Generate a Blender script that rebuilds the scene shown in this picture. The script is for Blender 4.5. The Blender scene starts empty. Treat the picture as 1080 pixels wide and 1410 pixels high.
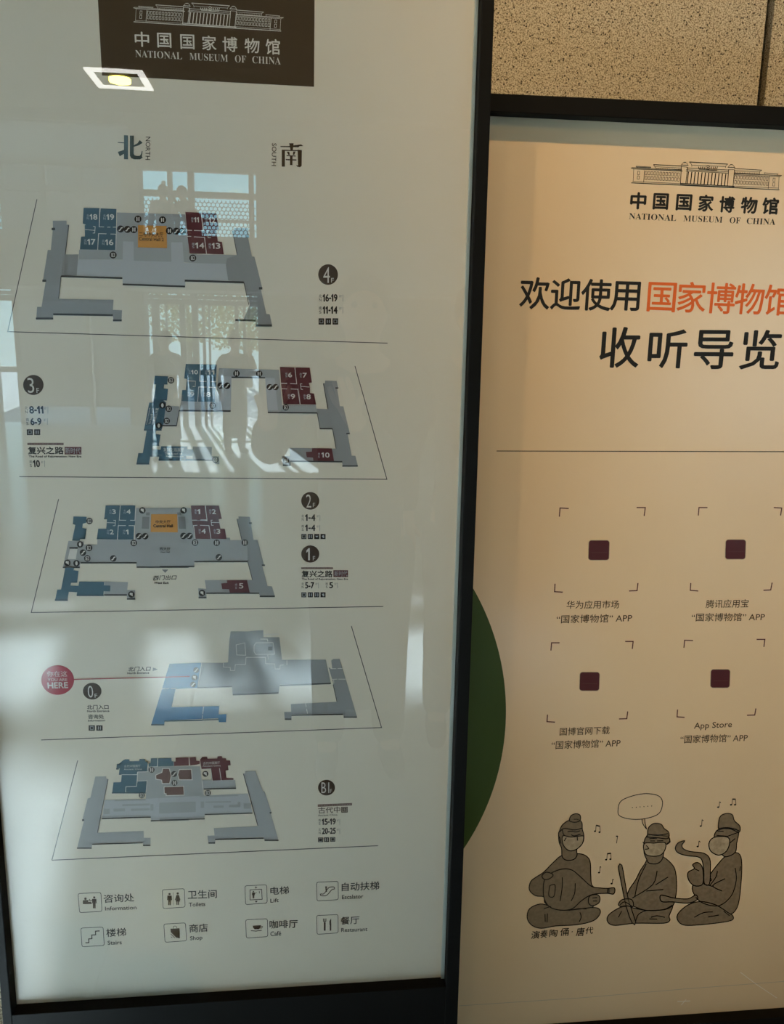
import bpy, math, random
import numpy as np
from mathutils import Matrix, Vector
random.seed(7)
SC = bpy.context.scene
COL = SC.collection
# ------------------------------------------------------------------ camera
FPX = 1067.0
CAM = np.array([0.0, -1.10, 1.45])
YAW, PITCH, ROLL = math.radians(-6.12), math.radians(-11.42), math.radians(-1.08)
def _rot(y, p, r):
    cy, sy, cp, sp, cr, sr = math.cos(y), math.sin(y), math.cos(p), math.sin(p), math.cos(r), math.sin(r)
    return (np.array([[cy, -sy, 0], [sy, cy, 0], [0, 0, 1]]) @ np.array([[1, 0, 0], [0, cp, -sp], [0, sp, cp]])
            @ np.array([[cr, 0, sr], [0, 1, 0], [-sr, 0, cr]]))
RM = _rot(YAW, PITCH, ROLL)
cd = bpy.data.cameras.new('camera'); cam = bpy.data.objects.new('camera', cd); COL.objects.link(cam)
cd.sensor_fit = 'HORIZONTAL'; cd.sensor_width = 36.0; cd.lens = 36.0 * FPX / 1080.0; cd.clip_start = 0.01
cam.matrix_world = Matrix([[RM[0, 0], RM[0, 2], -RM[0, 1], CAM[0]], [RM[1, 0], RM[1, 2], -RM[1, 1], CAM[1]],
                           [RM[2, 0], RM[2, 2], -RM[2, 1], CAM[2]], [0, 0, 0, 1]])
SC.camera = cam
# ------------------------------------------------------------------ view, sky, sun, lamps
SC.view_settings.view_transform = 'Standard'; SC.view_settings.look = 'None'
SC.view_settings.gamma = 1.0; SC.view_settings.use_curve_mapping = False
SC.view_settings.exposure = 0.0
SC.cycles.max_bounces = 8; SC.cycles.diffuse_bounces = 4; SC.cycles.glossy_bounces = 4
SC.cycles.transparent_max_bounces = 12; SC.cycles.caustics_reflective = False; SC.cycles.caustics_refractive = False
SC.cycles.sample_clamp_indirect = 6.0
wd = bpy.data.worlds.new('sky'); SC.world = wd; wd.use_nodes = True
wn, wl = wd.node_tree.nodes, wd.node_tree.links
bg = wn['Background']; tc = wn.new('ShaderNodeTexCoord'); sx = wn.new('ShaderNodeSeparateXYZ'); cr = wn.new('ShaderNodeValToRGB')
wl.new(tc.outputs['Generated'], sx.inputs[0]); wl.new(sx.outputs['Z'], cr.inputs[0]); wl.new(cr.outputs[0], bg.inputs[0])
cr.color_ramp.elements[0].position = 0.0; cr.color_ramp.elements[0].color = (0.55, 0.78, 0.86, 1)
cr.color_ramp.elements[1].position = 0.5; cr.color_ramp.elements[1].color = (0.13, 0.36, 0.70, 1)
cx_ = cr.color_ramp.elements.new(.16); cx_.color = (0.30, 0.66, 0.80, 1)
bg.inputs[1].default_value = 5.0
SUN_DIR = Vector((0.19, 1.0, -0.372)).normalized()
sl = bpy.data.lights.new('sun', 'SUN'); sl.energy = 102.0; sl.angle = math.radians(0.55); sl.color = (0.84, 0.95, 1.0)
so = bpy.data.objects.new('sun', sl); so.rotation_euler = SUN_DIR.to_track_quat('-Z', 'Y').to_euler(); so.location = (-6, -24, 9); COL.objects.link(so)
# warm ceiling spots near the stone wall; the last pair is added fill
for (lx, ly, tx, tz, pw, ang) in ((-1.40, -2.30, 1.02, 1.85, 210.0, 31.0), (0.95, -2.30, 1.00, 2.35, 450.0, 31.0), (-0.75, -2.40, -0.15, 1.35, 70.0, 28.0), (1.60, -6.20, 0.45, 1.55, 190.0, 26.0)):
    ll = bpy.data.lights.new('ceiling_or_fill_spot', 'SPOT'); ll.energy = pw; ll.color = (1.0, 0.62, 0.24); ll.spot_size = math.radians(ang)
    ll.spot_blend = 0.8; ll.shadow_soft_size = 0.05
    lo = bpy.data.objects.new('ceiling_or_fill_spot', ll); lo.location = (lx, ly, 5.58)
    lo.rotation_euler = (Vector((tx, 0.1, tz)) - lo.location).to_track_quat('-Z', 'Y').to_euler(); COL.objects.link(lo)

# ------------------------------------------------------------------ helpers
def P(x, y, plane):
    d = RM @ np.array([(x - 540.0) / FPX, 1.0, -(y - 705.0) / FPX])
    t = (plane - CAM[1]) / d[1]
    return tuple(CAM + d * t)
GL = -0.0065                                            # glass plane of the left sign
def RF(x, y, real_y):                                   # room point whose mirror image in the glass shows at a pixel
    p = P(x, y, 2 * GL - real_y); return (p[0], real_y, p[2])
def mat(name, rgb, rough=0.5, spec=0.5, metal=0.0, emit=None, es=0.0, var=0.0, scale=40.0, bump=0.0):
    m = bpy.data.materials.new(name); m.use_nodes = True; n = m.node_tree.nodes; l = m.node_tree.links; b = n['Principled BSDF']
    b.inputs['Base Color'].default_value = (*rgb, 1); b.inputs['Roughness'].default_value = rough
    b.inputs['Specular IOR Level'].default_value = spec; b.inputs['Metallic'].default_value = metal
    if emit: b.inputs['Emission Color'].default_value = (*emit, 1); b.inputs['Emission Strength'].default_value = es
    if var or bump:
        t = n.new('ShaderNodeTexCoord'); no = n.new('ShaderNodeTexNoise'); no.inputs['Scale'].default_value = scale; no.inputs['Detail'].default_value = 4
        l.new(t.outputs['Object'], no.inputs['Vector'])
        if var:
            r = n.new('ShaderNodeValToRGB'); l.new(no.outputs['Fac'], r.inputs[0]); l.new(r.outputs[0], b.inputs['Base Color'])
            r.color_ramp.elements[0].position = .3; r.color_ramp.elements[1].position = .7
            r.color_ramp.elements[0].color = (*[c * (1 - var) for c in rgb], 1); r.color_ramp.elements[1].color = (*[min(1, c * (1 + var)) for c in rgb], 1)
        if bump:
            bp = n.new('ShaderNodeBump'); bp.inputs['Strength'].default_value = bump; bp.inputs['Distance'].default_value = .002
            l.new(no.outputs['Fac'], bp.inputs['Height']); l.new(bp.outputs[0], b.inputs['Normal'])
    return m
def empty(name, loc, label=None, cat=None, group=None):
    o = bpy.data.objects.new(name, None); o.location = loc; COL.objects.link(o); tag(o, label, cat, group); return o
def tag(o, label=None, cat=None, group=None, kind=None):
    for k, v in (('label', label), ('category', cat), ('group', group), ('kind', kind)):
        if v: o[k] = v
    return o
def mesh_obj(name, vs, fs, m, parent=None, mi=None, smooth=False):
    me = bpy.data.meshes.new(name); me.from_pydata([tuple(v) for v in vs], [], fs); me.update()
    for k in (m if isinstance(m, (list, tuple)) else [m]): me.materials.append(k)
    if mi: me.polygons.foreach_set('material_index', mi)
    if smooth: me.polygons.foreach_set('use_smooth', [True] * len(me.polygons))
    o = bpy.data.objects.new(name, me); COL.objects.link(o)
    if parent:
        o.parent = parent
        off = world_loc(parent)
        if off.length: me.transform(Matrix.Translation(-off))
    return o
def world_loc(o):
    v = Vector((0, 0, 0))
    while o: v += o.location; o = o.parent
    return v
def box(x0, x1, y0, y1, z0, z1):
    v = [(x, y, z) for x in (x0, x1) for y in (y0, y1) for z in (z0, z1)]
    f = [(0, 1, 3, 2), (4, 6, 7, 5), (0, 4, 5, 1), (2, 3, 7, 6), (0, 2, 6, 4), (1, 5, 7, 3)]
    return v, f
def join(*gs):
    V, F = [], []
    for v, f in gs:
        b = len(V); V += list(v); F += [tuple(i + b for i in q) for q in f]
    return V, F
def prism(quad, y0, y1):                                # quad of (x, z) corners extruded along y
    n = len(quad); v = [(x, y0, z) for x, z in quad] + [(x, y1, z) for x, z in quad]
    f = [tuple(range(n)), tuple(range(2 * n - 1, n - 1, -1))] + [(i, i + n, (i + 1) % n + n, (i + 1) % n) for i in range(n)]
    return v, f
def bevel(o, w, seg=2):
    b = o.modifiers.new('bevel', 'BEVEL'); b.width = w; b.segments = seg; b.limit_method = 'ANGLE'; return o
def disc(c, r, axis='z', n=32, th=.01):
    pts = [(math.cos(i * 2 * math.pi / n) * r, math.sin(i * 2 * math.pi / n) * r) for i in range(n)]
    if axis == 'z': v = [(c[0] + a, c[1] + b, c[2]) for a, b in pts] + [(c[0] + a, c[1] + b, c[2] + th) for a, b in pts]
    else: v = [(c[0] + a, c[1], c[2] + b) for a, b in pts] + [(c[0] + a, c[1] + th, c[2] + b) for a, b in pts]
    return v, [tuple(range(n)), tuple(range(2 * n - 1, n - 1, -1))] + [(i, i + n, (i + 1) % n + n, (i + 1) % n) for i in range(n)]

# ------------------------------------------------------------------ materials
M = {}
def granite(name, base, dark, light, scale):
    m = bpy.data.materials.new(name); m.use_nodes = True; n = m.node_tree.nodes; l = m.node_tree.links; b = n['Principled BSDF']
    t = n.new('ShaderNodeTexCoord'); geo = n.new('ShaderNodeNewGeometry')
    a = n.new('ShaderNodeTexNoise'); a.inputs['Scale'].default_value = scale; a.inputs['Detail'].default_value = 3; a.inputs['Roughness'].default_value = .7
    v = n.new('ShaderNodeTexVoronoi'); v.inputs['Scale'].default_value = scale * .62
    l.new(geo.outputs['Position'], a.inputs['Vector']); l.new(geo.outputs['Position'], v.inputs['Vector'])
    r1 = n.new('ShaderNodeValToRGB'); l.new(a.outputs['Fac'], r1.inputs[0])
    e = r1.color_ramp.elements; e[0].position = .40; e[0].color = (*dark, 1); e[1].position = .50; e[1].color = (*base, 1)
    x = r1.color_ramp.elements.new(.66); x.color = (*light, 1)
    sp = n.new('ShaderNodeSeparateColor'); l.new(v.outputs['Color'], sp.inputs[0])
    lt = n.new('ShaderNodeMath'); lt.operation = 'LESS_THAN'; lt.inputs[1].default_value = .10; l.new(sp.outputs[0], lt.inputs[0])
    d2 = n.new('ShaderNodeMath'); d2.operation = 'LESS_THAN'; d2.inputs[1].default_value = .42; l.new(v.outputs['Distance'], d2.inputs[0])
    mu = n.new('ShaderNodeMath'); mu.operation = 'MULTIPLY'; l.new(lt.outputs[0], mu.inputs[0]); l.new(d2.outputs[0], mu.inputs[1])
    mx = n.new('ShaderNodeMix'); mx.data_type = 'RGBA'; l.new(mu.outputs[0], mx.inputs[0]); l.new(r1.outputs[0], mx.inputs[6])
    mx.inputs[7].default_value = (*[c * .35 for c in dark], 1); l.new(mx.outputs[2], b.inputs['Base Color'])
    b.inputs['Roughness'].default_value = .6
    return m
M['stone'] = granite('speckled_granite', (.50, .44, .32), (.13, .095, .055), (.68, .62, .49), 420.0)
M['joint'] = mat('dark_joint', (.025, .016, .010), .8, .2)
M['frame'] = mat('black_powder_coat', (.004, .004, .004), .6, .12)
M['poster_w'] = mat('white_print_paper', (.84, .80, .70), .55, .3)
M['poster_c'] = mat('cream_satin_print', (.80, .64, .44), .25, .6, var=.015, scale=6)
M['back'] = mat('back_panel', (.06, .06, .06), .7)
M['edge'] = mat('painted_edge_light', (.62, .74, .74), .3)  # pale tone stands for light along the glass rim
M['brown'] = mat('ink_dark_brown', (.048, .026, .012), .5, .3)
M['ink'] = mat('ink_black', (.012, .010, .009), .5, .3)
M['inkw'] = mat('ink_white', (.78, .77, .74), .5, .3)
M['g1'] = mat('ink_mid_grey', (.30, .315, .33), .5, .3)
M['g2'] = mat('ink_grey', (.40, .42, .44), .5, .3)
M['g3'] = mat('ink_light_grey', (.50, .53, .57), .5, .3)
M['g0'] = mat('ink_deep_grey', (.23, .24, .25), .5, .3)
M['side'] = mat('ink_side_shadow', (.045, .05, .055), .5, .3)
M['blue'] = mat('ink_steel_blue', (.050, .115, .165), .5, .3)
M['blued'] = mat('ink_deep_blue', (.03, .07, .105), .5, .3)
M['blue2'] = mat('ink_sky_blue', (.075, .20, .36), .5, .3)
M['red'] = mat('ink_maroon', (.105, .022, .028), .5, .3)
M['redd'] = mat('ink_brown_red', (.13, .065, .055), .5, .3)
M['crim'] = mat('ink_crimson', (.33, .012, .030), .5, .3)
M['oran'] = mat('ink_ochre', (.58, .27, .065), .5, .3)
M['orr'] = mat('ink_orange', (.72, .14, .025), .5, .3)
M['green'] = mat('ink_green', (.036, .070, .004), .45, .4)
M['clay'] = mat('ink_clay_grey', (.22, .17, .11), .5, .3, var=.12, scale=160)
M['clay2'] = mat('ink_pale_clay', (.42, .34, .23), .5, .3, var=.15, scale=160)
M['tile'] = mat('ink_tile_maroon', (.075, .010, .012), .4, .4)
gm = bpy.data.materials.new('clear_glass'); gm.use_nodes = True
def glassify(m, base, tint):
    n = m.node_tree.nodes; l = m.node_tree.links; n.clear()
    out = n.new('ShaderNodeOutputMaterial'); mix = n.new('ShaderNodeMixShader'); tr = n.new('ShaderNodeBsdfTransparent'); gs = n.new('ShaderNodeBsdfGlossy')
    tr.inputs[0].default_value = (*tint, 1); gs.inputs['Roughness'].default_value = 0.0
    g = n.new('ShaderNodeNewGeometry'); dp = n.new('ShaderNodeVectorMath'); dp.operation = 'DOT_PRODUCT'
    l.new(g.outputs['Normal'], dp.inputs[0]); l.new(g.outputs['Incoming'], dp.inputs[1])
    ab = n.new('ShaderNodeMath'); ab.operation = 'ABSOLUTE'; l.new(dp.outputs['Value'], ab.inputs[0])
    su = n.new('ShaderNodeMath'); su.operation = 'SUBTRACT'; su.inputs[0].default_value = 1; l.new(ab.outputs[0], su.inputs[1])
    po = n.new('ShaderNodeMath'); po.operation = 'POWER'; po.inputs[1].default_value = 5; l.new(su.outputs[0], po.inputs[0])
    ma = n.new('ShaderNodeMath'); ma.operation = 'MULTIPLY_ADD'; ma.inputs[1].default_value = 1 - base; ma.inputs[2].default_value = base; l.new(po.outputs[0], ma.inputs[0])
    l.new(ma.outputs[0], mix.inputs[0]); l.new(tr.outputs[0], mix.inputs[1]); l.new(gs.outputs[0], mix.inputs[2]); l.new(mix.outputs[0], out.inputs[0])
glassify(gm, .062, (1, 1, 1)); M['glass'] = gm
wm = bpy.data.materials.new('window_glass'); wm.use_nodes = True; glassify(wm, .04, (.93, .97, .97)); M['wglass'] = wm
M['plaster'] = mat('warm_grey_plaster', (.14, .10, .055), .8, .2, var=.05, scale=2)
M['ceil'] = mat('ceiling_panel', (.13, .095, .05), .85, .2)
M['floor'] = mat('polished_stone_floor', (.60, .63, .65), .15, .5, var=.14, scale=5)
M['mull'] = mat('bronze_mullion', (.09, .085, .08), .5, .4)
M['bridge'] = mat('walkway_cladding', (.20, .19, .18), .7, .3)
M['trimw'] = mat('glowing_white_trim', (.9, .9, .88), .5, .3, emit=(1.0, .98, .92), es=7.0)  # white trim whose brightness is put in as emission
M['lamp'] = mat('lamp_glow', (.9, .8, .4), .5, .3, emit=(1.0, .88, .12), es=46.0)
M['dark'] = mat('dark_recess', (.05, .045, .04), .8)
M['paving'] = mat('outdoor_paving', (.48, .46, .43), .85, .2, var=.1, scale=1)
M['exterior'] = mat('blocker_stone', (.10, .095, .09), .85, .2, var=.06, scale=1)
M['coat'] = mat('black_wool', (.018, .017, .018), .9, .1); M['coat2'] = mat('navy_wool', (.03, .035, .05), .9, .1)
M['skin'] = mat('skin', (.50, .30, .21), .5, .4); M['hair'] = mat('black_hair', (.012, .010, .009), .5, .4)
M['eye'] = mat('eye', (.03, .02, .02), .2); M['lip'] = mat('lip', (.42, .17, .14), .5)
M['phone'] = mat('phone_body', (.03, .03, .035), .25, .5); M['bark'] = mat('bark', (.10, .075, .05), .9)
M['leaf'] = mat('autumn_leaf', (.30, .27, .07), .8, .2, var=.3, scale=3)

# ------------------------------------------------------------------ room
X0, X1, YB, YW, ZC, ZT = -6.5, 6.0, 0.36, -14.6, 5.70, 5.52
def struct(name, g, m, parent=None):
    o = mesh_obj(name, *g, m, parent)
    if not parent: o['kind'] = 'structure'
    return o
fl = struct('floor', box(X0, X1, YW - .4, YB, -.12, -.02), M['joint'])
tw = 1.2
tv, tf = box(0, tw - .0025, 0, tw - .0025, -.02, 0)
tme = bpy.data.meshes.new('floor_tile'); tme.from_pydata(tv, [], tf); tme.materials.append(M['floor'])
for i in range(13):
    for j in range(13):
        o = bpy.data.objects.new('floor_tile', tme); o.parent = fl; o.location = (X0 + i * tw, YW - .4 + j * tw - .15, 0)
        if o.location.y + tw > YB: o.scale.y = (YB - o.location.y) / tw
        COL.objects.link(o)
struct('ceiling', box(X0, X1, YW - .4, YB + .1, ZC, ZC + .15), M['ceil'])
struct('wall_left', box(X0 - .2, X0, YW - .4, YB + .1, -.1, ZC + .1), M['plaster'])
RWZ0, RWZ1, RWY = .25, 3.3, (-12.4, -6.2)
struct('wall_right', join(box(X1, X1 + .3, YW - .4, RWY[0], -.1, ZC + .1), box(X1, X1 + .3, RWY[1], YB + .1, -.1, ZC + .1), box(X1, X1 + .3, RWY[0], RWY[1], RWZ1, ZC + .1), box(X1, X1 + .3, RWY[0], RWY[1], -.1, RWZ0)), M['plaster'])
w3 = mesh_obj('window_3', *join(box(X1 + .1, X1 + .2, RWY[0], RWY[1], RWZ0, RWZ0 + .06), box(X1 + .1, X1 + .2, RWY[0], RWY[1], RWZ1 - .06, RWZ1)), M['mull']); w3['kind'] = 'structure'
for k in range(4):
    ya = RWY[0] + (RWY[1] - RWY[0]) * k / 4; yb_ = RWY[0] + (RWY[1] - RWY[0]) * (k + 1) / 4
    mesh_obj('window_pane', *box(X1 + .148, X1 + .156, ya + .04, yb_ - .04, RWZ0 + .06, RWZ1 - .06), M['wglass'], w3)
    mesh_obj('mullion', *box(X1 + .1, X1 + .2, ya - .04, ya + .04, RWZ0 + .06, RWZ1 - .06), M['mull'], w3)
pl = bpy.data.lights.new('window_portal', 'AREA'); pl.shape = 'RECTANGLE'; pl.size = RWZ1 - RWZ0; pl.size_y = RWY[1] - RWY[0]; pl.cycles.is_portal = True
po = bpy.data.objects.new('window_portal', pl); po.location = (X1 + .28, sum(RWY) / 2, (RWZ0 + RWZ1) / 2); po.rotation_euler = (0, math.radians(90), 0); COL.objects.link(po)
wb = struct('wall_back', box(X0, X1, YB + .012, YB + .2, -.1, ZC + .1), M['joint'])
# stone cladding with a recessed joint where the photograph shows it
jx = P(1054, 40, YB)[0]; W_, H_ = 1.30, 1.75; gapj = .0135
sv, sf = box(gapj / 2, W_ - gapj / 2, 0, .03, .004, H_ - .004)
sme = bpy.data.meshes.new('stone_panel'); sme.from_pydata(sv, [], sf); sme.materials.append(M['stone'])
i0 = int((X0 - jx) // W_)
for i in range(i0 + 1, int((X1 - jx) // W_)):
    for j in range(3):
        o = bpy.data.objects.new('stone_panel', sme); o.parent = wb; o.location = (jx + i * W_, YB - .012, j * H_)
        COL.objects.link(o); bevel(o, .0015, 1)

# window wall, laid out from what the glass mirrors
def zx(px, py, y=YW): p = RF(px, py, y); return p[0], p[2]
bx0, ztop = zx(188, 226); bx1 = zx(356, 230)[0]
ax1 = zx(166, 226)[0]; ax0 = X0 + .15
wt = .35
zf0 = ztop + .06; sx1 = -3.28                              # unseen clerestory strip added above the bays for sun on the floor
gs = [box(X0, X1, YW - wt, YW, ZT, ZC), box(sx1, X1, YW - wt, YW, zf0, ZT), box(X0, ax0, YW - wt, YW, zf0, ZT)] + [box(a, b, YW - wt, YW, 0, zf0) for a, b in ((X0, ax0), (ax1, bx0), (bx1, X1))]
struct('wall_front', join(*gs), M['plaster'])
def zpx(px, py, y=YW): return RF(px, py, y)[2]
zt1 = zpx(270, 266); zl0 = zpx(270, 332); zd1 = zpx(270, 388); zd0 = zpx(270, 416)
def window_bay(name, x0, x1, mulls, doors):
    fr = [box(x0, x1, YW - .22, YW - .08, ztop - .06, ztop + .05),  box(x0, x1, YW - .22, YW - .08, zt1 - .05, zt1 + .05),
          box(x0, x1, YW - .22, YW - .08, zl0 - .05, zl0 + .04), box(x0, x1, YW - .22, YW - .08, zd1 - .04, zd1 + .04),
          box(x0, x1, YW - .22, YW - .10, zd0 - .05, zd0 + .05), box(x0, x0 + .06, YW - .22, YW - .1, 0, ztop), box(x1 - .06, x1, YW - .22, YW - .1, 0, ztop)]
    w = mesh_obj(name, *join(*fr), M['mull']); w['kind'] = 'structure'
    for m_, wd_, zb in mulls: mesh_obj('mullion', *box(m_ - wd_ / 2, m_ + wd_ / 2, YW - .22, YW - .08, zb, ztop - .07), M['mull'], w)
    mesh_obj('window_pane', *box(x0 + .06, x1 - .06, YW - .16, YW - .152, zt1 + .05, ztop - .07), M['wglass'], w)
    mesh_obj('window_pane', *box(x0 + .06, x1 - .06, YW - .16, YW - .152, 0.02, zd0 - .05), M['wglass'], w)
    mesh_obj('header_panel', *box(x0 + .06, x1 - .06, YW - .18, YW - .14, zd1 + .04, zl0 - .05), M['mull'], w)
    for k in range(3):
        z = zd0 + .05 + (zd1 - zd0 - .09) * (k + .5) / 3
        mesh_obj('louvre_slat', *box(x0 + .06, x1 - .06, YW - .2, YW - .12, z - .035, z + .03), M['mull'], w)
    for (dx, dw) in doors:
        mesh_obj('door_stile', *box(dx - dw / 2, dx + dw / 2, YW - .2, YW - .1, 0, zd0 - .05), M['mull'], w)
    for z in (1.05,):
        mesh_obj('door_rail', *box(x0 + .06, x1 - .06, YW - .19, YW - .11, z - .05, z + .05), M['mull'], w)
    # hexagonal lattice screen between the transoms
    V, F = [], []; s = .046; hx = s * math.sqrt(3); n_ = 0
    za, zb_ = zl0 + .04, zt1 - .09
    row = 0; z = za
    def bar(ax, az, bx, bz, t=.0075):
        L = math.hypot(bx - ax, bz - az); nx, nz = -(bz - az) / L * t, (bx - ax) / L * t; b = len(V)
        for yy in (YW - .15, YW - .13): V.extend([(ax + nx, yy, az + nz), (bx + nx, yy, bz + nz), (bx - nx, yy, bz - nz), (ax - nx, yy, az - nz)])
        F.extend([(b, b + 1, b + 2, b + 3), (b + 7, b + 6, b + 5, b + 4), (b, b + 4, b + 5, b + 1), (b + 3, b + 2, b + 6, b + 7)])
    while z < zb_:
        x = x0 + .08 + (hx / 2 if row % 2 else 0)
        while x < x1 - .1:
            bar(x, z, x, min(z + s, zb_)); bar(x, z, x + hx / 2, z - s / 2); bar(x, z, x - hx / 2, z - s / 2)
            x += hx
        z += 1.5 * s; row += 1
    tag(mesh_obj('lattice_screen', V, F, M['mull'], w), kind='stuff')
    mesh_obj('screen_rail', *box(x0 + .06, x1 - .06, YW - .17, YW - .12, (za + zb_) / 2 - .02, (za + zb_) / 2 + .02), M['mull'], w)
    return w
mx_ = lambda px: zx(px, 300)[0]
window_bay('window_1', bx0, bx1, [(mx_(194), .05, zl0), (mx_(234), .08, zl0), (mx_(263), .11, 0), (mx_(346), .09, zl0)],
           [(mx_(207), .14), (mx_(222), .03), (mx_(245), .10), (mx_(275), .05), (mx_(283), .03), (mx_(322), .07), (mx_(333), .05)])
window_bay('window_2', ax0, ax1, [(mx_(3), .09, zl0), (mx_(-40), .09, 0), (mx_(-90), .09, zl0), (mx_(60), .09, zl0), (mx_(110), .09, 0)],
           [(mx_(8), .08), (mx_(-25), .08), (mx_(-60), .08)])
w4 = mesh_obj('added_sun_strip', *join(box(ax0, sx1, YW - .22, YW - .1, ZT - .03, ZT), box(ax0, ax0 + .05, YW - .22, YW - .1, zf0, ZT), box(sx1 - .05, sx1, YW - .22, YW - .1, zf0, ZT)), M['mull']); w4['kind'] = 'structure'  # unseen glazed strip added to let sun onto the floor by the signs
mesh_obj('window_pane', *box(ax0 + .05, sx1 - .05, YW - .16, YW - .152, zf0, ZT - .03), M['wglass'], w4)
# portals only guide the sky light through the openings
for (a, b) in ((bx0, bx1), (ax0, ax1)):
    for (za, zb) in ((0, zd0), (zl0, ztop)):
        pl = bpy.data.lights.new('window_portal', 'AREA'); pl.shape = 'RECTANGLE'; pl.size = b - a; pl.size_y = zb - za; pl.cycles.is_portal = True
        po = bpy.data.objects.new('window_portal', pl); po.location = ((a + b) / 2, YW - .3, (za + zb) / 2); po.rotation_euler = (math.radians(90), 0, 0); COL.objects.link(po)
# raised walkway in front of the windows
br = mesh_obj('walkway', *join(box(X0, X1, YW + .01, -13.85, 2.55, 2.70)), M['bridge']); br['kind'] = 'structure'
mesh_obj('parapet', *box(X0, X1, -13.93, -13.85, 2.70, zpx(270, 325, -13.9)), M['bridge'], br)
# outside
struct('ground_outside', box(-40, 40, -70, YW - .35, -.25, -.05), M['paving'])
hb = 6.35
e0 = zx(24, 226)[0] * 1.45; e1 = zx(184, 226)[0] * 1.36
ew = tag(mesh_obj('view_blocker_pier', *join(box(e0, e1, YW - 6.6, YW - 5.9, -.05, hb), box(e0 - .1, e1 + .1, YW - 6.7, YW - 5.8, hb - .25, hb)), M['exterior']),
         'stone pier added outside the windows to block part of the view', 'view blocker')  # added pier hides most of the left bay while sun passes above

ar = tag(mesh_obj('view_blocker_beam', *box(-16, 14, YW - 12.6, YW - 12.0, 7.5, 8.65), M['exterior']), 'long dark stone beam added outside to hide the high window strip', 'beam')  # added beam hides the high strip while sun passes over it
for k, cx in enumerate((-15.4, 13.4)): mesh_obj('blocker_column', *disc((cx, YW - 12.3, -.05), .38, n=24, th=7.55), M['exterior'], ar)  # columns only carry the added beam

# recessed square ceiling lights
def ceiling_light(pxs, lab, at=None):
    def onceil(x, y):
        d = RM @ np.array([(x - 540.0) / FPX, 1.0, -(y - 705.0) / FPX]); t = (ZC - CAM[2]) / d[2]; p = CAM + d * t
        return (p[0], 2 * GL - p[1])
    q = [onceil(x, y) for x, y in pxs]; cx = sum(a for a, b in q) / 4; cy = sum(b for a, b in q) / 4; h = .44
    if at: cx, cy = at
    t = empty('ceiling_light', (cx, cy, ZC - .02), lab, 'ceiling light', 'recessed square ceiling lights')
    w = .10
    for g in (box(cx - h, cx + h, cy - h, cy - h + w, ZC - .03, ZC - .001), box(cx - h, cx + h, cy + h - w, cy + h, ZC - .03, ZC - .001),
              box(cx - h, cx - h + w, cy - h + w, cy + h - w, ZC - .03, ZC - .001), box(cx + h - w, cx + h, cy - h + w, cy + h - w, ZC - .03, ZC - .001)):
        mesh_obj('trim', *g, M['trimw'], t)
    mesh_obj('recess', *box(cx - h + w, cx + h - w, cy - h + w, cy + h - w, ZC - .008, ZC - .001), M['dark'], t)
    mesh_obj('lamp', *disc((cx, cy, ZC - .05), .17, th=.04), M['lamp'], t)
    return t
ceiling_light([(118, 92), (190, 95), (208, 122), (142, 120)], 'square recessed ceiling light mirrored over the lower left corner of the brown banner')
d_ = RM @ np.array([(222 - 540) / FPX, 1.0, -(1238 - 705) / FPX]); r_ = (ZC + CAM[2]) / -d_[2]
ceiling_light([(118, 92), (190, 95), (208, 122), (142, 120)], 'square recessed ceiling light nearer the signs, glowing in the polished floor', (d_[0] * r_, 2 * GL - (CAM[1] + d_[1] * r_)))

# ------------------------------------------------------------------ print helpers
PLANE, CUR, SGN = 0.0, None, 1
VPV = (443.0, 5940.0); VPH = (10150.0, 700.0)
def mk(ox, oy, s):
    def f(*a): return [(ox + a[i] / s, oy + a[i + 1] / s) for i in range(0, len(a), 2)]
    f.s = s; return f
c1, c2, c3, c4 = mk(120, 0, 3.2727), mk(140, 170, 3.6), mk(0, 260, 3.6), mk(240, 260, 3.6)
c5, c6, c7 = mk(160, 480, 5.4), mk(340, 480, 5.4), mk(20, 500, 6.75)
d1, d2, d3, d4, d5, d6, d7, d8 = mk(60, 670, 5.4), mk(220, 670, 5.4), mk(380, 660, 6.75), mk(40, 850, 5.4), mk(190, 850, 5.4), mk(340, 850, 5.4), mk(60, 1020, 5.4), mk(220, 1020, 5.4)
e1_, e2_, e3_, e4_ = mk(380, 1050, 6.75), mk(90, 1200, 4.6957), mk(320, 1200, 4.909), mk(850, 200, 4.6957)
e5_, e6_, e7_, e8_ = mk(690, 360, 2.769), mk(740, 680, 3.1765), mk(740, 870, 3.1765), mk(710, 1080, 6.13)
f1_, f3_, f4_ = mk(820, 1080, 4.6957), mk(580, 700, 2.82), mk(560, 1200, 2.077)
A = mk(0, 0, 1)
def poly(pts): return list(pts), [tuple(range(len(pts)))]
def rect(f, x0, y0, x1, y1, sl=0.0): return poly(f(x0, y0, x1, y0 + sl * (x1 - x0), x1, y1 + sl * (x1 - x0), x0, y1))
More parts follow.
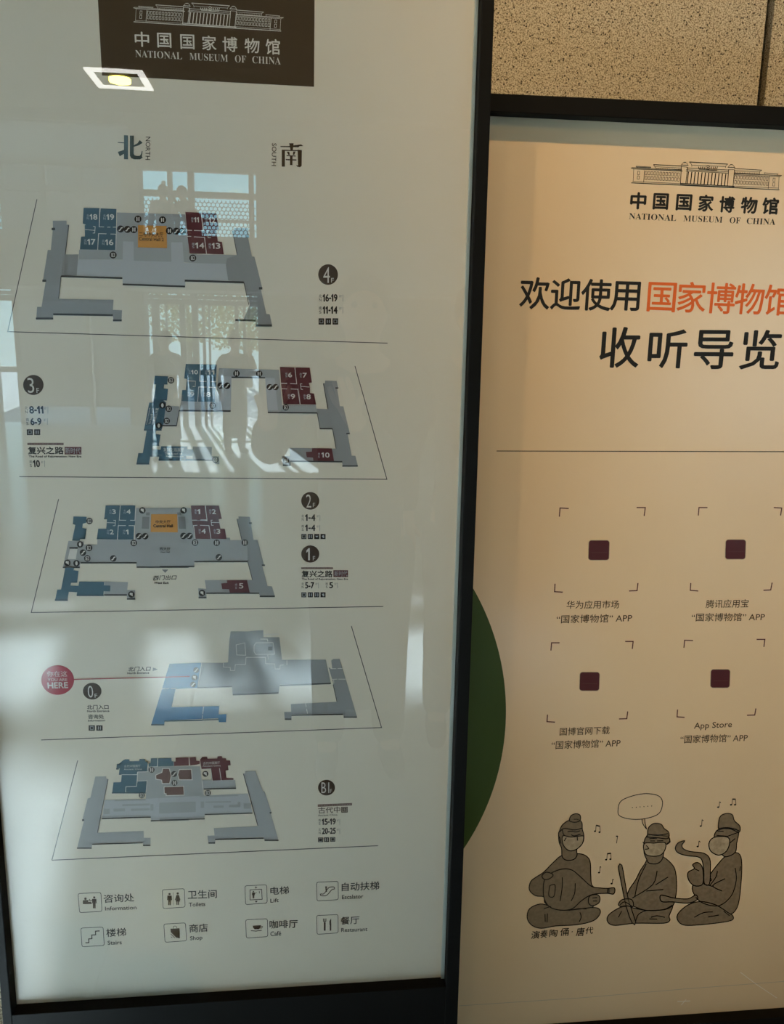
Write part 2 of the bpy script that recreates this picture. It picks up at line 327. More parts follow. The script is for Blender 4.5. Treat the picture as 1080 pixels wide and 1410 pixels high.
def stroke(pts, w, closed=False):
    V, F = [], []; p = list(pts) + ([pts[0]] if closed else []); n = len(p); w = w / 2
    for i in range(n):
        a = p[(i - 1) if i else (n - 2 if closed else 0)]; b = p[i]; c = p[i + 1] if i < n - 1 else (p[1] if closed else p[i])
        d1_ = (b[0] - a[0], b[1] - a[1]); d2_ = (c[0] - b[0], c[1] - b[1])
        if d1_ == (0, 0): d1_ = d2_
        if d2_ == (0, 0): d2_ = d1_
        l1, l2 = math.hypot(*d1_) or 1, math.hypot(*d2_) or 1
        n1, n2 = (-d1_[1] / l1, d1_[0] / l1), (-d2_[1] / l2, d2_[0] / l2)
        m_ = (n1[0] + n2[0], n1[1] + n2[1]); ml = m_[0] ** 2 + m_[1] ** 2
        k = 2 / max(ml, .8); V += [(b[0] + m_[0] * w * k, b[1] + m_[1] * w * k), (b[0] - m_[0] * w * k, b[1] - m_[1] * w * k)]
    F = [(2 * i, 2 * i + 1, 2 * i + 3, 2 * i + 2) for i in range(n - 1)]
    return V, F
def spline(pts, k=4, closed=False):
    p = list(pts); n = len(p); out = []
    rng = range(n if closed else n - 1)
    g = lambda i: p[i % n] if closed else p[max(0, min(n - 1, i))]
    for i in rng:
        a, b, c, d = g(i - 1), g(i), g(i + 1), g(i + 2)
        for j in range(k):
            t = j / k
            out.append(tuple(.5 * (2 * b[q] + (c[q] - a[q]) * t + (2 * a[q] - 5 * b[q] + 4 * c[q] - d[q]) * t * t + (3 * b[q] - a[q] - 3 * c[q] + d[q]) * t ** 3) for q in (0, 1)))
    if not closed: out.append(p[-1])
    return out
def ell(c, rx, ry=None, n=28, a0=0, a1=360):
    ry = ry or rx; k = n if a1 - a0 == 360 else n + 1
    return [(c[0] + rx * math.cos(math.radians(a0 + (a1 - a0) * i / n)), c[1] + ry * math.sin(math.radians(a0 + (a1 - a0) * i / n))) for i in range(k)]
_tc = {}
def glyphs(s, off):
    if (s, off) not in _tc:
        c = bpy.data.curves.new('text', 'FONT'); c.body = s; c.offset = off; c.resolution_u = 3
        o = bpy.data.objects.new('text', c); me = o.to_mesh()
        v = [(a.co.x, a.co.y) for a in me.vertices]; f = [tuple(q.vertices) for q in me.polygons]
        o.to_mesh_clear(); bpy.data.objects.remove(o); bpy.data.curves.remove(c)
        x0, x1 = min(a for a, b in v), max(a for a, b in v); y0, y1 = min(b for a, b in v), max(b for a, b in v)
        _tc[(s, off)] = ([((a - x0) / max(x1 - x0, 1e-6), (b - y0) / max(y1 - y0, 1e-6)) for a, b in v], f)
    return _tc[(s, off)]
_g0 = glyphs
def glyphs(s, off):                                     # figures are set narrow, the 1 with a flag
    if not (set(s) <= set('0123456789-') and '1' in s): return _g0(s, off)
    V, F, x = [], [], 0.0
    for c in s:
        if c == '1': v, q, w = [(.42, 0), (.78, 0), (.78, 1), (.50, 1), (.0, .80), (.0, .62), (.42, .74)], [tuple(range(7))], .34
        elif c == '-': v, q, w = [(0, .36), (1, .36), (1, .50), (0, .50)], [(0, 1, 2, 3)], .26
        else: v, q = _g0(c, 0.0); w = .52
        b = len(V); V += [(x + u * w, t) for u, t in v]; F += [tuple(i + b for i in k) for k in q]; x += w + .10
    m = max(a for a, b in V)
    return [(a / m, b) for a, b in V], F
def text(s, f, x0, yb0, x1, yb1, h, off=0.0, it=0.0, rot=False):
    """ink box of the words: bottom-left, bottom-right and height, in crop units; off > 0 thickens the strokes (share of h)"""
    v, q = glyphs(s, min(off, 0.0)); (a, b) = f(x0, yb0)[0], f(x1, yb1)[0]; h = h / f.s; out = []
    if rot:                                             # reads downwards: a = top-left, b = bottom-left, h = width across
        for u, w in v: out.append((a[0] + u * (b[0] - a[0]) + w * h, a[1] + u * (b[1] - a[1]) + w * h * .03))
    else:
        for u, w in v:
            x, y = a[0] + u * (b[0] - a[0]), a[1] + u * (b[1] - a[1])
            sl = (VPV[0] - x) / (VPV[1] - y); out.append((x - sl * w * h + it * w * h, y - w * h))
    if off <= 0: return out, q
    d = off * abs(h)
    return [([(x + dx * d, y + dy * d) for x, y in out], q) for dx, dy in ((-1, 0), (1, 0), (0, -1), (0, 1))]

APART = ('wing', 'shadow_edge', 'gallery_wing', 'floor_plan', 'stair_block', 'gallery_plan', 'room_wall')
def emit(name, m, *gs, parent=None, layer=1, label=None):
    if name in APART and len(gs) > 1:                   # each patch of print is a part of its own
        st = .9 / max(len(gs), 3); first = emit(name, m, gs[0], parent=parent, layer=layer)
        for k, g in enumerate(gs[1:]): emit('wing' if name == 'floor_plan' else name, m, g, parent=first if name == 'floor_plan' else parent, layer=layer + (k + 1) * st)
        return first
    flat = []
    for g in gs: flat += g if isinstance(g, list) else [g]
    V, F = [], []; st = .9 / max(len(flat), 3)          # pieces of one print lie a hair apart so that overlaps stay clean
    for k, (v, q) in enumerate(flat):
        b = len(V); V += [P(x, y, PLANE - 1.6e-4 * (layer + k * st)) for x, y in v]; F += [tuple(i + b for i in w) for w in q]
    o = mesh_obj(name, V, F, M[m] if isinstance(m, str) else m, parent or CUR)
    if label: o['label'] = label
    return o
def cuboid_px(name, m, pts, y0, y1, parent, bev=0.0):   # plane shape given by its front-face corners, extruded back
    q = [(P(x, y, y0)[0], P(x, y, y0)[2]) for x, y in pts]
    o = mesh_obj(name, *prism(q, y0, y1), m, parent)
    return bevel(o, bev) if bev else o

# ------------------------------------------------------------------ left sign: glazed floor directory
PLANE = 0.0
sign = empty('directory_sign', (P(335, 1500, 0)[0], 0.01, 0.0), 'tall black-framed directory board with floor maps behind glass, left and in front', 'sign')
CUR = sign
YF = -.021
def line_x(p0, p1, y): return p0[0] + (p1[0] - p0[0]) * (y - p0[1]) / (p1[1] - p0[1])
def LX(y): return line_x((-3, 1180), (15, 1385), y)                 # front inner edge of the left stile
def RX(y): return line_x((664, 0), (615, 1347), y)
TOPY, BOTL, BOTR, LOW = -150, 1398, 1359, 1500
def RXo(y): return line_x((681.5, 0), (632.5, 1347), y)
def LXo(y): return line_x((-15, 1180), (3, 1400), y)
cuboid_px('frame_stile', M['frame'], [(LXo(TOPY - 34), TOPY - 34), (LX(TOPY), TOPY - 34), (LX(LOW), LOW), (LXo(LOW), LOW)], YF, .030, sign, .0015)
cuboid_px('frame_stile', M['frame'], [(RX(TOPY - 34), TOPY - 34), (RXo(TOPY - 34), TOPY - 34), (RXo(LOW), LOW), (RX(LOW), LOW)], YF, .030, sign, .0015)
cuboid_px('frame_rail', M['frame'], [(LX(TOPY), TOPY - 34), (RX(TOPY), TOPY - 34), (RX(TOPY), TOPY), (LX(TOPY), TOPY)], YF, .030, sign, .001)
cuboid_px('frame_rail', M['frame'], [(LX(BOTL), BOTL), (RX(BOTR), BOTR), (RX(LOW), LOW), (LX(LOW), LOW)], YF, .030, sign, .001)
xl, xr = P(LXo(1495), 1495, 0)[0], P(RXo(1495), 1495, 0)[0]; zb = P(300, 1490, 0)[2]
mesh_obj('kick_panel', *box(xl + .01, xr - .01, -.012, .026, .03, zb + .01), M['frame'], sign)
mesh_obj('base_plate', *box(xl - .02, xr + .02, -.15, .10, 0, .03), M['frame'], sign)
def full(plane): return [P(x, y, plane) for x, y in ((LX(TOPY) - 3, TOPY - 3), (RX(TOPY) + 3, TOPY - 3), (RX(1420) + 3, 1420), (LX(1420) - 3, 1420))]
q = [(p[0], p[2]) for p in full(0)]
poster = mesh_obj('poster', *prism(q, 0, .002), M['poster_w'], sign)
mesh_obj('back_panel', *prism(q, .004, .028), M['back'], sign)
gp = mesh_obj('glass_pane', *prism(q, -.0065, -.0035), M['glass'], sign)
# slim pale strip painted for the light beside the right stile
cuboid_px('edge_light_strip', M['edge'], [(line_x((655, 0), (607.5, 1347), y), y) if k else (line_x((659, 0), (612, 1347), y), y) for k, y in ((1, TOPY), (0, TOPY), (0, 1352), (1, 1352))], -.0034, -.0004, sign)

# banner and museum emblem ------------------------------------------------
emit('banner', 'brown', poly([(128, -125), (434, -110), (432.6, 119.5), (140.5, 103.9)]), layer=1)
def museum_logo(tr, ink, w=1.5, layer=2, parent=None):
    S = lambda *a, ww=w, cl=False: stroke([tr(a[i], a[i + 1]) for i in range(0, len(a), 2)], ww * 4.6957 ** -1, cl)
    g = [S(92, 243, 1050, 288, ww=5), S(100, 234, 1046, 277), S(108, 152, 104, 234), S(90, 147, 112, 153, 425, 166, ww=4), S(95, 144, 420, 158),
         S(122, 135, 220, 141), S(128, 141, 216, 146), S(122, 135, 130, 146), S(220, 141, 214, 148),
         S(235, 125, 418, 134, ww=4), S(235, 125, 246, 140, 250, 152), S(244, 139, 415, 147), S(250, 152, 415, 160),
         S(416, 138, 410, 252, ww=4), S(457, 142, 444, 250, ww=4), S(416, 138, 457, 142), S(468, 108, 716, 122, ww=5), S(468, 108, 482, 124, 484, 138), S(716, 122, 702, 136, 702, 146),
         S(482, 128, 703, 138), S(450, 146, 724, 160, ww=3), S(446, 158, 722, 172), S(444, 166, 720, 181, ww=3), S(408, 246, 760, 266, ww=5), S(410, 254, 758, 272, ww=3),
         S(722, 156, 714, 262, ww=4), S(760, 158, 750, 270, ww=4), S(722, 156, 760, 158), S(757, 150, 937, 161, ww=4), S(937, 161, 922, 172, 922, 188), S(760, 164, 925, 173), S(757, 178, 925, 188),
         S(757, 182, 1066, 196, ww=4), S(757, 190, 1050, 204), S(1066, 196, 1048, 204, 1044, 284), S(950, 178, 1042, 185, ww=3), S(950, 178, 956, 186), S(1042, 185, 1034, 192),
         S(178, 162, 172, 240, ww=3), S(986, 198, 978, 280, ww=3)]
    for k in range(12):
        x = 462 + k * 22; g.append(S(x, 170 + (x - 450) * .055, x - 9, 248 + (x - 450) * .055, ww=6))
        for r in (0, 1):
            for (bx, by) in ((183 + k * 19.0, 168 + k * .95), (762 + k * 18.6, 196 + k * .9)):
                by += r * 32; g.append(S(bx, by, bx + 11, by + .6, bx + 9, by + 22, bx - 2, by + 21, ww=2.6, cl=True))
    for bx, by in ((134, 168), (132, 198), (1010, 212), (1008, 242)): g.append(S(bx, by, bx + 13, by + .6, bx + 11, by + 22, bx - 2, by + 21, ww=2.6, cl=True))
    for k in range(14): x = 258 + k * 11.5; g += [S(x, 147 + k * .4, x, 155 + k * .4, ww=2), S(768 + k * 11, 171 + k * .5, 768 + k * 11, 180 + k * .5, ww=2)]
    for cx, cy in ((438, 126), (740, 141)):
        g.append(stroke([tr(*p) for p in ell((cx, cy), 18, 15, 12, 180, 360)], .6)); g.append(S(cx - 24, cy + 1, cx + 24, cy + 3, ww=4)); g.append(S(cx - 8, cy - 16, cx + 8, cy - 16, ww=4))
    g.append(stroke([tr(*p) for p in ell((588, 144), 13, 14, 14)], .7, True)); g.append(poly([tr(*p) for p in ell((588, 144), 5, 6, 8)]))
    for k in range(4):
        for s_ in (-1, 1): g.append(S(588 + s_ * (20 + k * 12), 156, 588 + s_ * (26 + k * 12), 138, ww=4))
    g.append(S(530, 156, 648, 163, ww=2.5))
    return emit('museum_emblem', ink, *g, layer=layer, parent=parent)
def trL(x, y):
    u, v = (x - 95) / 953.0, (y - (243 + (x - 95) * .0472))
    return c1(212 + u * 661, 98 + u * 42 + v * .66)[0]
SERIF = {'NATIONAL': '𝐍𝐀𝐓𝐈𝐎𝐍𝐀𝐋', 'MUSEUM': '𝐌𝐔𝐒𝐄𝐔𝐌', 'OF': '𝐎𝐅', 'CHINA': '𝐂𝐇𝐈𝐍𝐀'}
museum_logo(trL, 'inkw', 2.0)
for ch, x0, x1, yb, h in (('中', 217, 280, 209, 66), ('国', 318, 380, 213, 65), ('国', 422, 484, 220, 65), ('家', 520, 583, 225, 65), ('博', 612, 677, 232, 66), ('物', 711, 777, 238, 66), ('馆', 806, 869, 244, 68)):
    emit('lettering', 'inkw', text(ch, c1, x0, yb, x1, yb + 2, h, .012), layer=2)
for w_, x0, x1 in (('NATIONAL', 218, 428), ('MUSEUM', 462, 635), ('OF', 667, 717), ('CHINA', 745, 873)):
    emit('lettering', 'inkw', text(SERIF[w_], c1, x0, 257 + (x0 - 218) * .052, x1, 257 + (x1 - 218) * .052, 32, -.010), layer=2)

# compass words ------------------------------------------------------------
M['teal'] = mat('ink_dark_teal', (.055, .095, .105), .5, .3)
emit('north_character', 'teal', poly(c2(111, 58, 131, 59, 131, 178, 111, 177)), poly(c2(80, 92, 112, 94, 112, 98, 80, 96)), poly(c2(80, 141, 111, 131, 111, 150, 90, 163)),
     poly(c2(140, 60, 160, 60, 159, 150, 164, 158, 176, 161, 190, 160, 196, 150, 199, 136, 203, 137, 200, 162, 203, 170, 190, 178, 162, 178, 147, 172, 140, 160)),
     poly(c2(159, 108, 178, 98, 189, 82, 203, 96, 185, 108, 159, 116)), layer=1)
emit('south_character', 'brown', poly(c2(887, 112, 1000, 112, 990, 104, 976, 118, 887, 117)), poly(c2(930, 98, 952, 98, 948, 134, 937, 134)), poly(c2(893, 132, 909, 132, 909, 214, 893, 214)),
     poly(c2(893, 130, 978, 132, 978, 137, 893, 136)), poly(c2(972, 130, 993, 132, 992, 210, 984, 217, 970, 214, 964, 206, 974, 208)), poly(c2(917, 157, 962, 159, 962, 164, 917, 162)),
     poly(c2(913, 176, 966, 178, 966, 184, 913, 182)), poly(c2(934, 158, 947, 158, 946, 207, 934, 206)), poly(c2(918, 140, 930, 140, 934, 155, 926, 156)), poly(c2(950, 139, 962, 139, 955, 156, 948, 155)), layer=1)
emit('lettering', 'ink', text('NORTH', c2, 219, 66, 217, 180, 23, .006, rot=True), layer=1)
emit('lettering', 'brown', text('SOUTH', c2, 845, 98, 843, 210, 22, .006, rot=True), layer=1)

# helpers for the floor plans
def plan_outline(pts, name='plan_outline'): return emit(name, 'side', stroke(pts, 1.05), layer=1)
def badge(parent, f, x, y, kind, r=None):
    r = (4.9 if r is None else r); c = f(x, y)[0]
    emit('symbol_badge', 'ink', poly(ell(c, r, r, 16)), parent=parent, layer=6)
    X, Y = c
    if kind == 'e': g = [stroke([(X - 2.6, Y + 2.2), (X - .8, Y + 1.6), (X + 1, Y - 1.4), (X + 2.8, Y - 2)], 1.5)]
    elif kind == 't': g = [stroke([(X - 1.5, Y - 2.8), (X - 1.5, Y + 2.8)], 1.2), stroke([(X + 1.5, Y - 2.8), (X + 1.5, Y + 2.8)], 1.2), stroke([(X, Y - 2), (X, Y + 2)], .4)]
    elif kind == 'l': g = [stroke([(X - 2, Y - 2.2), (X + 2, Y - 2.2), (X + 2, Y + 2.2), (X - 2, Y + 2.2)], .7, True), stroke([(X - .4, Y - 1), (X - .4, Y + 1.4)], 1)]
    elif kind == 'h': g = [poly(ell((X, Y), 1.7, 2.9, 10))]
    else: g = [poly([(X - 2, Y - 2.4), (X + 1.8, Y - 2.2), (X + 2, Y + 2.8), (X - .4, Y + 1.2), (X - 2.4, Y)])]
    emit('badge_symbol', 'inkw', *g, parent=parent, layer=7)
def number(parent, f, s, x0, yb, x1, h, pre=None, sc=1.0):
    emit('room_number', 'inkw', text(s, f, x0, yb, x1, yb + .5, h, .035), parent=parent, layer=5)
    if pre:
        hh = h * .48; w = h * .5; xx = x0 - w * 1.35
        emit('room_prefix', 'g3', text('北' if pre == 'N' else '南', f, xx, yb - hh * 1.06, xx + w, yb - hh * 1.06, hh), text(pre, f, xx + w * .1, yb, xx + w * .9, yb, hh * .9), parent=parent, layer=5)

# ---- fourth floor
plan_outline(c3(183, 52) + c3(38, 708) + c4(1058, 765))
plan = emit('floor_plan', 'g1', poly(c3(262, 158, 330, 158, 330, 178, 342, 178, 325, 325, 390, 325, 380, 430, 303, 430, 290, 545, 563, 550, 560, 600, 605, 602, 603, 650, 562, 650, 560, 625, 265, 620, 262, 640, 180, 640, 184, 585, 206, 585, 227, 455, 213, 453, 237, 303, 252, 303, 262, 200)),
            poly(c4(298, 195, 362, 195, 372, 240, 366, 240, 385, 335, 398, 337, 436, 490, 428, 492, 457, 620, 474, 622, 485, 676, 404, 676, 404, 660, 345, 655, 345, 645, 375, 575, 345, 462, 268, 455, 252, 370, 250, 330, 312, 328, 288, 207, 298, 207)), layer=2)
plan['label'] = 'grey plan of the fourth floor with blue and maroon rooms'
emit('wing', 'g2', poly(c3(580, 117, 918, 127, 922, 150) + c4(75, 325, 312, 328, 262, 345, 256, 378, 45, 365) + c3(905, 365, 850, 362, 662, 356, 608, 352, 390, 350, 392, 302, 576, 303)), parent=plan, layer=3)
emit('wing', 'g3', poly(c3(388, 350, 608, 353, 610, 260, 663, 262, 663, 356, 850, 362, 848, 265, 905, 265, 912, 367) + c4(255, 372, 268, 455, 55, 452, 55, 482) + c3(608, 472, 608, 437, 380, 430)), parent=plan, layer=4)
emit('shadow_edge', 'side', rect(c3, 178, 638, 264, 648), rect(c3, 264, 617, 560, 627, .015), rect(c3, 560, 648, 604, 657), rect(c3, 303, 429, 607, 438, .03), rect(c3, 608, 469, 918, 478, .035),
     rect(c3, 256, 193, 273, 205), rect(c3, 210, 450, 229, 461), rect(c4, 52, 450, 345, 460, .03), rect(c4, 356, 231, 370, 242), rect(c4, 420, 487, 437, 499), rect(c4, 403, 672, 485, 683), rect(c4, 303, 646, 404, 655, .02),
     stroke(c3(341, 180, 324, 325), .9), stroke(c3(303, 432, 291, 545), .9), stroke(c4(289, 208, 312, 327), .9), stroke(c4(345, 462, 370, 575), .9), parent=plan, layer=5)
B = 'blue'
emit('room_block', B, poly(c3(415, 94, 493, 96, 490, 186, 462, 186, 420, 200, 425, 178, 410, 172)), poly(c3(420, 180, 490, 186, 484, 302, 396, 301, 402, 237, 421, 236)), parent=plan, layer=4)
emit('room_block', B, poly(c3(499, 97, 577, 100, 576, 188, 490, 186)), parent=plan, layer=4)
emit('room_block', B, poly(c3(490, 186, 576, 188, 574, 304, 484, 302)), parent=plan, layer=4)
emit('room_wall', 'inkw', stroke(c3(496, 96, 492, 188), 1), stroke(c3(490, 188, 516, 189), .9), stroke(c3(532, 190, 548, 190), .9), stroke(c3(560, 190, 577, 190), .9), stroke(c3(484, 302, 489, 222), 1), stroke(c3(487, 222, 528, 223), .9), stroke(c3(548, 224, 576, 225), .9),
     stroke(c3(422, 202, 470, 206), .8), stroke(c3(462, 186, 472, 187, 470, 219, 460, 219), .8), stroke(c3(576, 225, 574, 304), .9), parent=plan, layer=5)
for a in (('18', 447, 152, 483, 26), ('19', 530, 153, 566, 27), ('17', 435, 276, 474, 27), ('16', 524, 278, 562, 27)): number(plan, c3, a[0], a[1], a[2], a[3], a[4], 'N')
R_ = 'red'
emit('room_block', R_, poly(c3(919, 115, 997, 118, 1010, 208, 928, 207)), parent=plan, layer=4)
emit('room_block', R_, poly(c4(134, 118, 208, 121, 221, 203, 208, 204, 216, 260, 236, 263, 246, 325, 162, 322, 148, 208)), parent=plan, layer=4)
emit('room_block', R_, poly(c4(62, 205, 148, 208, 160, 322, 76, 320)), parent=plan, layer=4)
emit('room_wall', 'inkw', stroke(c4(134, 118, 143, 207), 1), stroke(c4(98, 206, 145, 208), .9), stroke(c4(62, 205, 88, 206), .9), stroke(c4(64, 235, 84, 236), .9), stroke(c4(98, 238, 150, 241), .9), stroke(c4(150, 240, 160, 322), 1),
     stroke(c4(176, 208, 162, 208, 168, 242, 182, 242), .8), stroke(c4(166, 224, 212, 226), .8), parent=plan, layer=5)
for a in (('11', 100, 165, 122, 24), ('12', 172, 168, 204, 26), ('14', 106, 294, 148, 27), ('13', 188, 296, 228, 27)): number(plan, c4, a[0], a[1], a[2], a[3], a[4], 'S')
emit('hall_block', 'oran', poly(c3(684, 180, 826, 184, 828, 294, 684, 290)), parent=plan, layer=5)
emit('lettering', 'ink', text('二号中央大厅', c3, 690, 236, 810, 238, 22, .012), parent=plan, layer=6)
emit('lettering', 'ink', text('Central Hall 2', c3, 690, 256, 812, 260, 17, .018), parent=plan, layer=6)
for x, y, k in ((684, 150, 't'), (806, 154, 't'), (598, 199, 'e'), (632, 201, 'e'), (664, 202, 't'), (840, 208, 't'), (874, 210, 'e'), (906, 210, 'e'), (561, 328, 'l'), (956, 343, 'l')): badge(plan, c3, x, y, k)

# ---- third floor
plan_outline([(489, 504)] + c6(1042, 972) + [(26.7, 656.3)])
plan = emit('floor_plan', 'g1', poly(c6(568, 258, 582, 258, 582, 238, 668, 240, 680, 292, 672, 296, 692, 428, 718, 430, 766, 630, 750, 636, 780, 796, 808, 798, 825, 870, 712, 868, 708, 838, 326, 832, 326, 862, 268, 862, 262, 800, 322, 800, 316, 738, 460, 740, 664, 744, 638, 596, 542, 592, 524, 480, 512, 446, 604, 450)), layer=2)
plan['label'] = 'grey plan of the third floor with blue left wing and a bridge across the top'
emit('wing', 'g2', poly(c5(765, 145) + c6(240, 158, 262, 420, 512, 418, 524, 474, 156, 470, 136, 216, 0, 212) + c5(858, 208, 852, 460, 470, 455, 484, 390, 740, 398)), parent=plan, layer=3)
emit('wing', 'g3', poly(c5(780, 206, 858, 208, 852, 455, 778, 455)), poly(c6(136, 216, 208, 220, 232, 460, 158, 460)), parent=plan, layer=4)
emit('wing', 'g2', poly(c5(365, 425, 470, 430, 448, 572, 335, 570)), parent=plan, layer=3)
emit('wing', 'g1', poly(c5(570, 728, 712, 732, 710, 800, 765, 802, 768, 860, 735, 860, 730, 835, 570, 830)), parent=plan, layer=3)
emit('shadow_edge', 'side', rect(c5, 470, 455, 852, 467, .01), rect(c5, 858, 208, 1080, 219, .01), rect(c6, 0, 211, 136, 220, .01), rect(c6, 156, 470, 524, 480, .01), rect(c6, 542, 591, 638, 600), rect(c6, 326, 832, 710, 843, .01), rect(c6, 710, 868, 826, 878), rect(c6, 268, 862, 326, 873),
     rect(c6, 659, 288, 681, 299), rect(c6, 740, 627, 766, 637), stroke(c6(569, 259, 603, 448), .9), stroke(c6(524, 482, 544, 592), .9), stroke(c6(638, 598, 664, 744), .9), rect(c5, 335, 568, 452, 578), stroke(c5(469, 458, 450, 570), 1), rect(c5, 570, 826, 735, 834), parent=plan, layer=5)
emit('gallery_wing', B, poly(c5(288, 202, 386, 206, 380, 262, 358, 264, 354, 296, 386, 300, 378, 380, 345, 380, 372, 402, 352, 560, 338, 602, 300, 604, 292, 634, 330, 640, 318, 716, 275, 718, 270, 748, 330, 752, 335, 726, 530, 728, 528, 748, 572, 750, 570, 796, 520, 798, 518, 822, 318, 822, 320, 798, 255, 796, 245, 854, 152, 852, 165, 776, 198, 778, 228, 604, 208, 600, 246, 402, 275, 400, 298, 264, 280, 258)), parent=plan, layer=4)
emit('shadow_edge', 'blued', rect(c5, 150, 850, 246, 862), rect(c5, 316, 820, 660, 834), rect(c5, 206, 600, 338, 610), rect(c5, 332, 378, 378, 386), rect(c5, 275, 715, 320, 724), rect(c5, 280, 256, 300, 266), rect(c5, 358, 258, 382, 267), rect(c5, 255, 794, 320, 804), parent=plan, layer=5)
emit('room_block', B, poly(c5(518, 114, 628, 116, 618, 282, 606, 395, 484, 390, 492, 308, 518, 308, 526, 226, 506, 222)), parent=plan, layer=4)
emit('room_block', B, poly(c5(628, 116, 750, 120, 746, 262, 740, 396, 606, 395, 620, 250)), parent=plan, layer=4)
emit('room_wall', 'inkw', stroke(c5(628, 116, 620, 242, 672, 245), .9), stroke(c5(706, 246, 744, 246, 750, 120), .9), stroke(c5(606, 395, 614, 285, 672, 286), .9), stroke(c5(690, 287, 742, 290, 736, 396), .9), stroke(c5(530, 240, 590, 242, 588, 282, 570, 282), .8), parent=plan, layer=5)
for a in (('10', 560, 190, 608, 30), ('11', 682, 192, 730, 30), ('9', 553, 356, 580, 34), ('8', 673, 358, 702, 34)): number(plan, c5, a[0], a[1], a[2], a[3], a[4], 'N')
emit('room_block', R_, poly(c6(246, 136, 356, 140, 372, 262, 254, 258)), parent=plan, layer=4)
emit('room_block', R_, poly(c6(360, 140, 468, 142, 484, 252, 462, 256, 470, 286, 470, 330, 500, 334, 515, 416, 400, 414, 382, 262, 372, 262)), parent=plan, layer=4)
emit('room_block', R_, poly(c6(254, 258, 382, 262, 398, 414, 272, 412)), parent=plan, layer=4)
emit('room_wall', 'inkw', stroke(c6(357, 140, 371, 262, 322, 260), .9), stroke(c6(254, 258, 300, 259), .9), stroke(c6(260, 298, 300, 300), .9), stroke(c6(326, 300, 380, 302, 396, 414), .9), stroke(c6(412, 262, 398, 262, 404, 302, 418, 304), .8), stroke(c6(402, 280, 468, 286), .8), parent=plan, layer=5)
for a in (('6', 308, 212, 336, 34), ('7', 416, 215, 446, 34), ('9', 328, 374, 358, 36), ('8', 445, 376, 474, 36)): number(plan, c6, a[0], a[1], a[2], a[3], a[4], 'S')
emit('room_block', R_, poly(c6(486, 740, 632, 742, 650, 842, 496, 840, 492, 810, 446, 808, 440, 768, 484, 766)), parent=plan, layer=5)
emit('room_number', 'inkw', text('10', c6, 556, 808, 615, 810, 36, .014), parent=plan, layer=6)
emit('room_prefix', 'g3', text('南', c6, 530, 790, 544, 790, 16), text('S', c6, 530, 812, 543, 812, 16), parent=plan, layer=6)
for x, y, k in ((408, 236, 'l'), (344, 422, 'h'), (391, 447, 'l'), (376, 538, 'l'), (317, 573, 'h'), (718, 424, 'l'), (895, 185, 't'), (1064, 187, 't'), (777, 275, 'e'), (826, 276, 'e'), (738, 826, 'l')): badge(plan, c5, x, y, k, 4.5)
for x, y, k in ((170, 286, 'e'), (214, 286, 'e'), (290, 437, 'l'), (292, 832, 't')): badge(plan, c6, x, y, k, 4.3)
emit('lettering', 'inkw', text('复兴之路展厅', c5, 352, 764, 505, 768, 28), text('The Road of', c5, 360, 788, 492, 790, 18), text('Rejuvenation', c5, 372, 810, 500, 812, 16), parent=plan, layer=6)
emit('lettering', 'inkw', text('复兴之路展厅', c5, 318, 442, 288, 565, -24, rot=True), text('The Road of', c5, 284, 442, 256, 560, -16, rot=True), text('Rejuvenation', c5, 258, 442, 232, 565, -12, rot=True), parent=plan, layer=6)

# ---- first and second floor
plan_outline([(80.7, 687.2), (43, 843.5), (527.9, 835.1)])
plan = emit('floor_plan', 'g2', poly(c1 and (d1(400, 395, 400, 430, 300, 430, 300, 408, 185, 404, 145, 596, 268, 600, 275, 562, 690, 562, 690, 595) + d2(258, 592, 258, 552, 655, 556, 690, 694, 335, 696, 345, 760, 287, 756, 290, 822, 348, 822, 346, 790, 738, 790, 745, 812, 856, 812, 835, 742, 802, 740, 762, 585, 775, 580, 728, 396, 698, 396, 670, 225, 585, 222, 588, 240, 572, 240, 610, 398, 525, 398, 522, 380, 495, 380, 224, 158) + d1(690, 158, 680, 250, 680, 395))), layer=2)
plan['label'] = 'grey plan of the first and second floors with a mustard central hall'
emit('courtyard', 'poster_w' if False else 'inkw', poly(d1(197, 462, 252, 464, 240, 540, 180, 540)), parent=plan, layer=3)
emit('wing', 'g1', poly(d2(572, 240, 588, 240, 585, 222, 670, 225, 698, 396, 728, 396, 775, 580, 762, 590, 802, 740, 835, 742, 856, 812, 745, 812, 738, 790, 668, 790, 655, 700, 690, 694, 655, 556, 650, 400, 610, 398)), parent=plan, layer=3)
emit('wing', 'g2', poly(d1(455, 706, 628, 710, 622, 768, 682, 770, 680, 830, 622, 828, 618, 805, 450, 800)), parent=plan, layer=3)
emit('shadow_edge', 'side', rect(d1, 275, 562, 692, 572), rect(d1, 692, 594, 1080, 604), rect(d2, 0, 590, 258, 600), rect(d2, 258, 553, 655, 563), rect(d1, 143, 596, 270, 606), rect(d2, 346, 788, 740, 798), rect(d2, 744, 811, 857, 822), rect(d2, 289, 820, 348, 831), rect(d1, 450, 800, 620, 812), rect(d1, 620, 829, 682, 841),
     rect(d2, 664, 266, 685, 278), rect(d2, 760, 579, 783, 591), stroke(d2(574, 240, 611, 398), .9), stroke(d2(655, 560, 690, 694), .9), rect(d1, 192, 450, 254, 462), parent=plan, layer=5)
emit('gallery_wing', B, poly(d1(222, 222, 320, 225, 316, 270, 292, 276, 288, 308, 320, 313, 310, 388, 275, 380, 268, 404, 212, 402, 236, 285, 218, 278)),
     poly(d1(162, 602, 228, 606, 222, 622, 260, 628, 250, 712, 205, 712, 200, 736, 260, 738, 265, 706, 452, 708, 450, 734, 497, 736, 495, 780, 448, 778, 446, 804, 246, 804, 250, 786, 188, 782, 178, 846, 86, 844, 102, 766, 130, 766)), parent=plan, layer=4)
